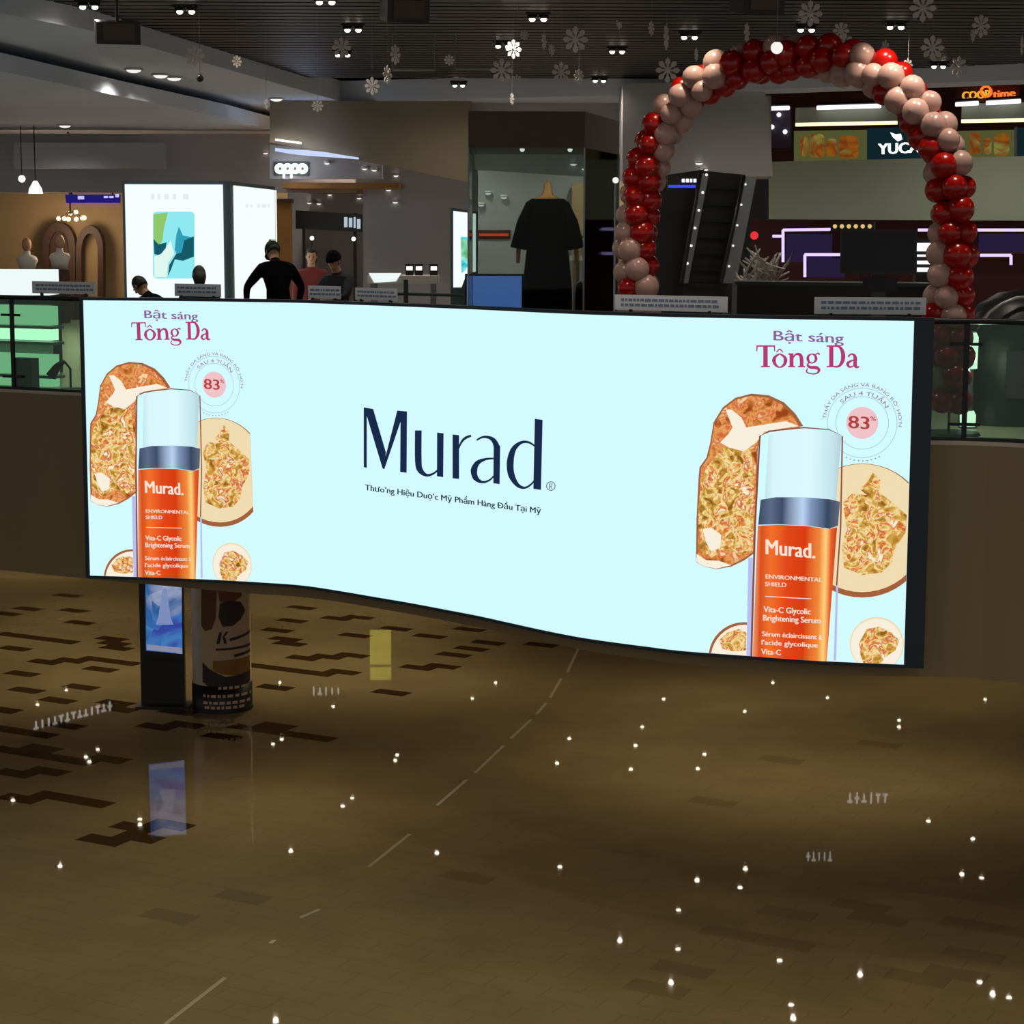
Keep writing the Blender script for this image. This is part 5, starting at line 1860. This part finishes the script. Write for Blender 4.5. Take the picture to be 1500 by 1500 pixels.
def pil(name, pts, mat, lift, sub=10):
    """an advert piece laid on the drum; outline in pixels"""
    o = MB()
    vs = []
    for px, py in pts:
        xa = at_y(px, py, pc.y - PRr)
        s = max(-.98, min(.98, (xa.x - pc.x) / PRr))
        vs.append((math.asin(s), xa.z))
    bm = bmesh.new()
    bm.faces.new([bm.verts.new((a, 0, z)) for a, z in vs])
    for k in range(-12, 13):
        bmesh.ops.bisect_plane(bm, geom=bm.verts[:] + bm.edges[:] + bm.faces[:], plane_co=(k * .125, 0, 0), plane_no=(1, 0, 0), dist=1e-5)
    bmesh.ops.triangulate(bm, faces=bm.faces[:])
    R_ = PRr + lift
    for v in bm.verts:
        a, z = v.co.x, v.co.z
        v.co = (pc.x + R_ * math.sin(a), pc.y - R_ * math.cos(a), z)
    me = bpy.data.meshes.new(name)
    bm.to_mesh(me)
    bm.free()
    me.materials.append(MATS[mat])
    return link(name, me, t)


MB().lathe([(.001, .05), (PRr + .01, .05), (PRr + .01, .34)] + [(PRr, .34), (PRr, ZS)], 48, pc).build('shaft', 'pillar_cream', t, True)
MB().lathe([(.001, 0), (PRr + .02, 0), (PRr + .02, .05), (.001, .05)], 48, pc).build('base', 'pillar_black', t)
MB().lathe([(PRr + .012, .05), (PRr + .012, .42), (PRr, .42)], 48, pc).build('foot_band', 'pillar_black', t, True)
pil('brown_stripe', [(294, 862), (318, 862), (316, 906), (310, 922), (300, 925), (294, 918)], 'pillar_brown', .004)
pil('pink_field', [(316, 905), (336, 915), (352, 900), (371, 905), (371, 965), (340, 955), (314, 955)], 'pillar_pink', .004)
pil('portrait_hair', [(322, 884), (335, 880), (350, 884), (356, 898), (350, 910), (340, 918), (326, 918), (320, 905)], 'pillar_dark', .007)
pil('portrait_red', [(318, 862), (350, 862), (352, 876), (338, 884), (322, 882)], 'pillar_red', .006)
pil('cup_picture', [(312, 968), (371, 966), (370, 988), (345, 991), (325, 988), (312, 982)], 'wood_warm', .004)
pil('bowl_picture', [(296, 971), (306, 980), (330, 992), (371, 988), (370, 1005), (330, 1010), (305, 1006), (296, 1000)], 'pillar_dark', .006)
ltr = [[(321, 926), (325, 926), (322, 943), (317, 943)], [(325, 934), (331, 925), (334, 926), (327, 935)], [(326, 934), (330, 934), (332, 943), (328, 943)]]
for L_ in ltr:
    pil('letter_stroke', L_, 'pillar_black', .01)
pil('script_line', [(335, 936), (369, 929), (369, 933), (336, 940)], 'pillar_dark', .01)
pil('script_line', [(316, 950), (368, 948), (368, 952), (316, 953)], 'pillar_dark', .01)
pil('script_line', [(342, 960), (368, 957), (368, 961), (342, 964)], 'pillar_dark', .01)
random.seed(3)
for row, (y, x0, x1) in enumerate([(1008, 320, 352), (1020, 298, 366), (1030, 298, 360), (1037, 300, 356)]):
    x = x0
    while x < x1:
        w = random.uniform(3, 8)
        pil('print_mark', [(x, y - 2), (x + w, y - 2), (x + w, y + 2), (x, y + 2)], 'pillar_pink', .016)
        x += w + 2.5

# lit boards standing further in, seen mostly as reflections
glow('board_yellow', '#c8bc4a', .85)
c = at_y(557, 880, 40)
t = thing('yellow_board', (c.x, c.y, 0), 'yellow lit board on a stand whose glow is mirrored in the floor', 'board')
MB().box((c.x, c.y, 1.15), (.42, .06, 1.0)).build('lit_panel', 'board_yellow', t)
MB().box((c.x, c.y, .3), (.06, .06, .6)).build('post', 'dark_metal', t)
MB().box((c.x, c.y, .02), (.5, .35, .04)).build('base', 'dark_metal', t)
MB().box((c.x, c.y - .035, 1.36), (.42, .01, .05)).build('cross_bar', 'dark_metal', t)

# recessed lamps under the gallery; the floor mirrors them
dots = [(55, 1032), (143, 1098), (126, 1109), (131, 1116), (19, 1173), (205, 1200), (205, 1208), (255, 1200), (88, 1269), (488, 1035), (400, 1090), (413, 1083), (426, 1247),
        (410, 1000), (97, 1011), (726, 1000), (692, 1023), (582, 1106), (579, 1114), (816, 1118), (834, 1082), (924, 1127), (931, 1092), (941, 1065), (972, 1024), (516, 1169), (502, 1181),
        (1022, 1126), (1032, 1105), (1091, 1042), (1132, 1000), (1212, 1022), (1317, 1065), (1443, 1025), (1092, 1273), (1084, 1300), (1021, 1290), (994, 1333), (908, 1378), (993, 1390),
        (983, 1440), (1142, 1407), (1162, 1492), (1159, 1472), (1260, 1428), (1435, 1439), (1454, 1457), (1478, 1461), (1425, 1229), (1438, 1286), (1409, 1281), (1360, 1203), (404, 1496), (1317, 1055), (640, 1250), (820, 1270)]
dl = MB().lathe([(.001, 0), (.034, 0), (.034, .01), (.001, .01)], 12).mesh('lens', 'lens_floor')
dr = MB().lathe([(.042, -.004), (.06, 0), (.055, .02), (.042, .02)], 12).mesh('rim', 'white_cloth')
for k, (px, py) in enumerate(dots):
    c = at_z(px, py, -(ZS - .02))
    t = thing('recessed_lamp', (c.x, c.y, ZS - .02), 'tiny recessed lamp in the ceiling under the gallery, mirrored in the floor', 'light', 'recessed lamps under the gallery')
    for nm, me in (('lens', dl), ('rim', dr)):
        o = link(nm, me)
        o.parent = t
    if k % 2 == 0:
        lamp('SPOT', (c.x, c.y, ZS - .026), 110 if c.x < -1 else 62, (1, .86, .66), .02, (c.x, c.y, 0), 2.6, .9)
glow('letter_dim', '#f4f0e8', .9)
# small lit lettering boards hung under the gallery
for x0, x1, y, Y, lab in [(1240, 1302, 1165, 35.5, 'white lit lettering board hung under the gallery, mirrored in the floor'), (48, 165, 1060, 40.5, 'long slanted white lit lettering strip under the gallery, mirrored in the floor'),
                       (455, 500, 1009, 42.0, 'small white lit lettering strip under the gallery, mirrored in the floor'), (1180, 1220, 1250, 32.8, 'faint lilac lit lettering strip under the gallery, mirrored in the floor')]:
    a, b = at_z(x0, y, -2.45), at_z(x1, y - (30 if x0 == 48 else 0), -2.45)
    t = thing('lettering_board', (a.x, a.y, 2.4), lab, 'sign')
    d = (b - a)
    rz = math.atan2(d.y, d.x)
    MB().box(((a.x + b.x) / 2, (a.y + b.y) / 2 + .05, 2.57), (d.length, .04, .44), rz).build('board', 'black_plastic', t)
    for s_ in (.15, .85):
        p = a.lerp(b, s_) + Vector((0, .05, 0))
        MB().tube([(p.x, p.y, 2.78), (p.x, p.y, ZS + .005)], .01, 6).build('hanger', 'dark_metal', t)
    random.seed(int(x0))
    n_ = max(5, int((x1 - x0) / 9))
    for k in range(n_):
        p = a.lerp(b, (k + .5) / n_)
        w = d.length / n_
        e_ = MB().box((p.x, p.y, 2.5), (w * .22, .02, random.uniform(.12, .2)), rz)
        if random.random() < .7:
            e_.box((p.x, p.y, 2.5 + random.choice((-.06, 0, .06))), (w * .75, .02, .035), rz)
        e_.build('lit_stroke', 'letter_dim', t)

# warm shop fronts at the back of the ground floor
glow('shop_glow', '#ffdf9a', .55)
for k, (x, w) in enumerate([(-15, 5), (-8.5, 4), (-3, 3), (6, 4), (13, 5)]):
    t = thing('ground_shop', (x, 58.5, 0), ['wide warm lit ground floor shop front at the far end', 'warm lit ground floor shop front with two mullions', 'narrow warm lit ground floor shop front', 'warm lit ground floor shop front beyond the pillar', 'wide warm lit ground floor shop front by the end wall'][k], 'shop front')
    MB().box((x, 58.6, 1.2), (w, .1, 2.0)).build('lit_glass', 'shop_glow', t)
    MB().box((x, 58.55, 2.45), (w + .3, .3, .5)).build('fascia_board', 'wood_dark', t)
    MB().box((x, 58.55, .1), (w + .3, .3, .2)).build('plinth', 'wood_dark', t)
    for s in (-.5, -.17, .17, .5):
        MB().box((x + w * s, 58.5, 1.2), (.08, .15, 2.0)).build('mullion', 'wood_dark', t)

# downlights added to brighten the gallery level and rear shops
for x, y in [(-12, 30), (-6, 33), (-1.2, 43.6), (4, 38.5), (10.5, 37.5), (-9, 40), (-14, 38), (-3.6, 44.2), (8.5, 40.5), (12.5, 40), (-1, 44.5), (1.8, 44.5), (-11, 45.8), (-4.5, 46.5)]:
    zz = 10.66 if x > 6 else 9.72
    t = thing('round_downlight', (x, y, zz), 'round white downlight added to brighten the gallery level', 'light', 'round downlights in the pale ceiling')
    for nm, me in (('lens', lens2), ('rim', rim2)):
        o = link(nm, me)
        o.parent = t
    lamp('SPOT', (x, y, zz - .08), 190, (1, .93, .84), .12, (x, y, 0), 2.7, .9)
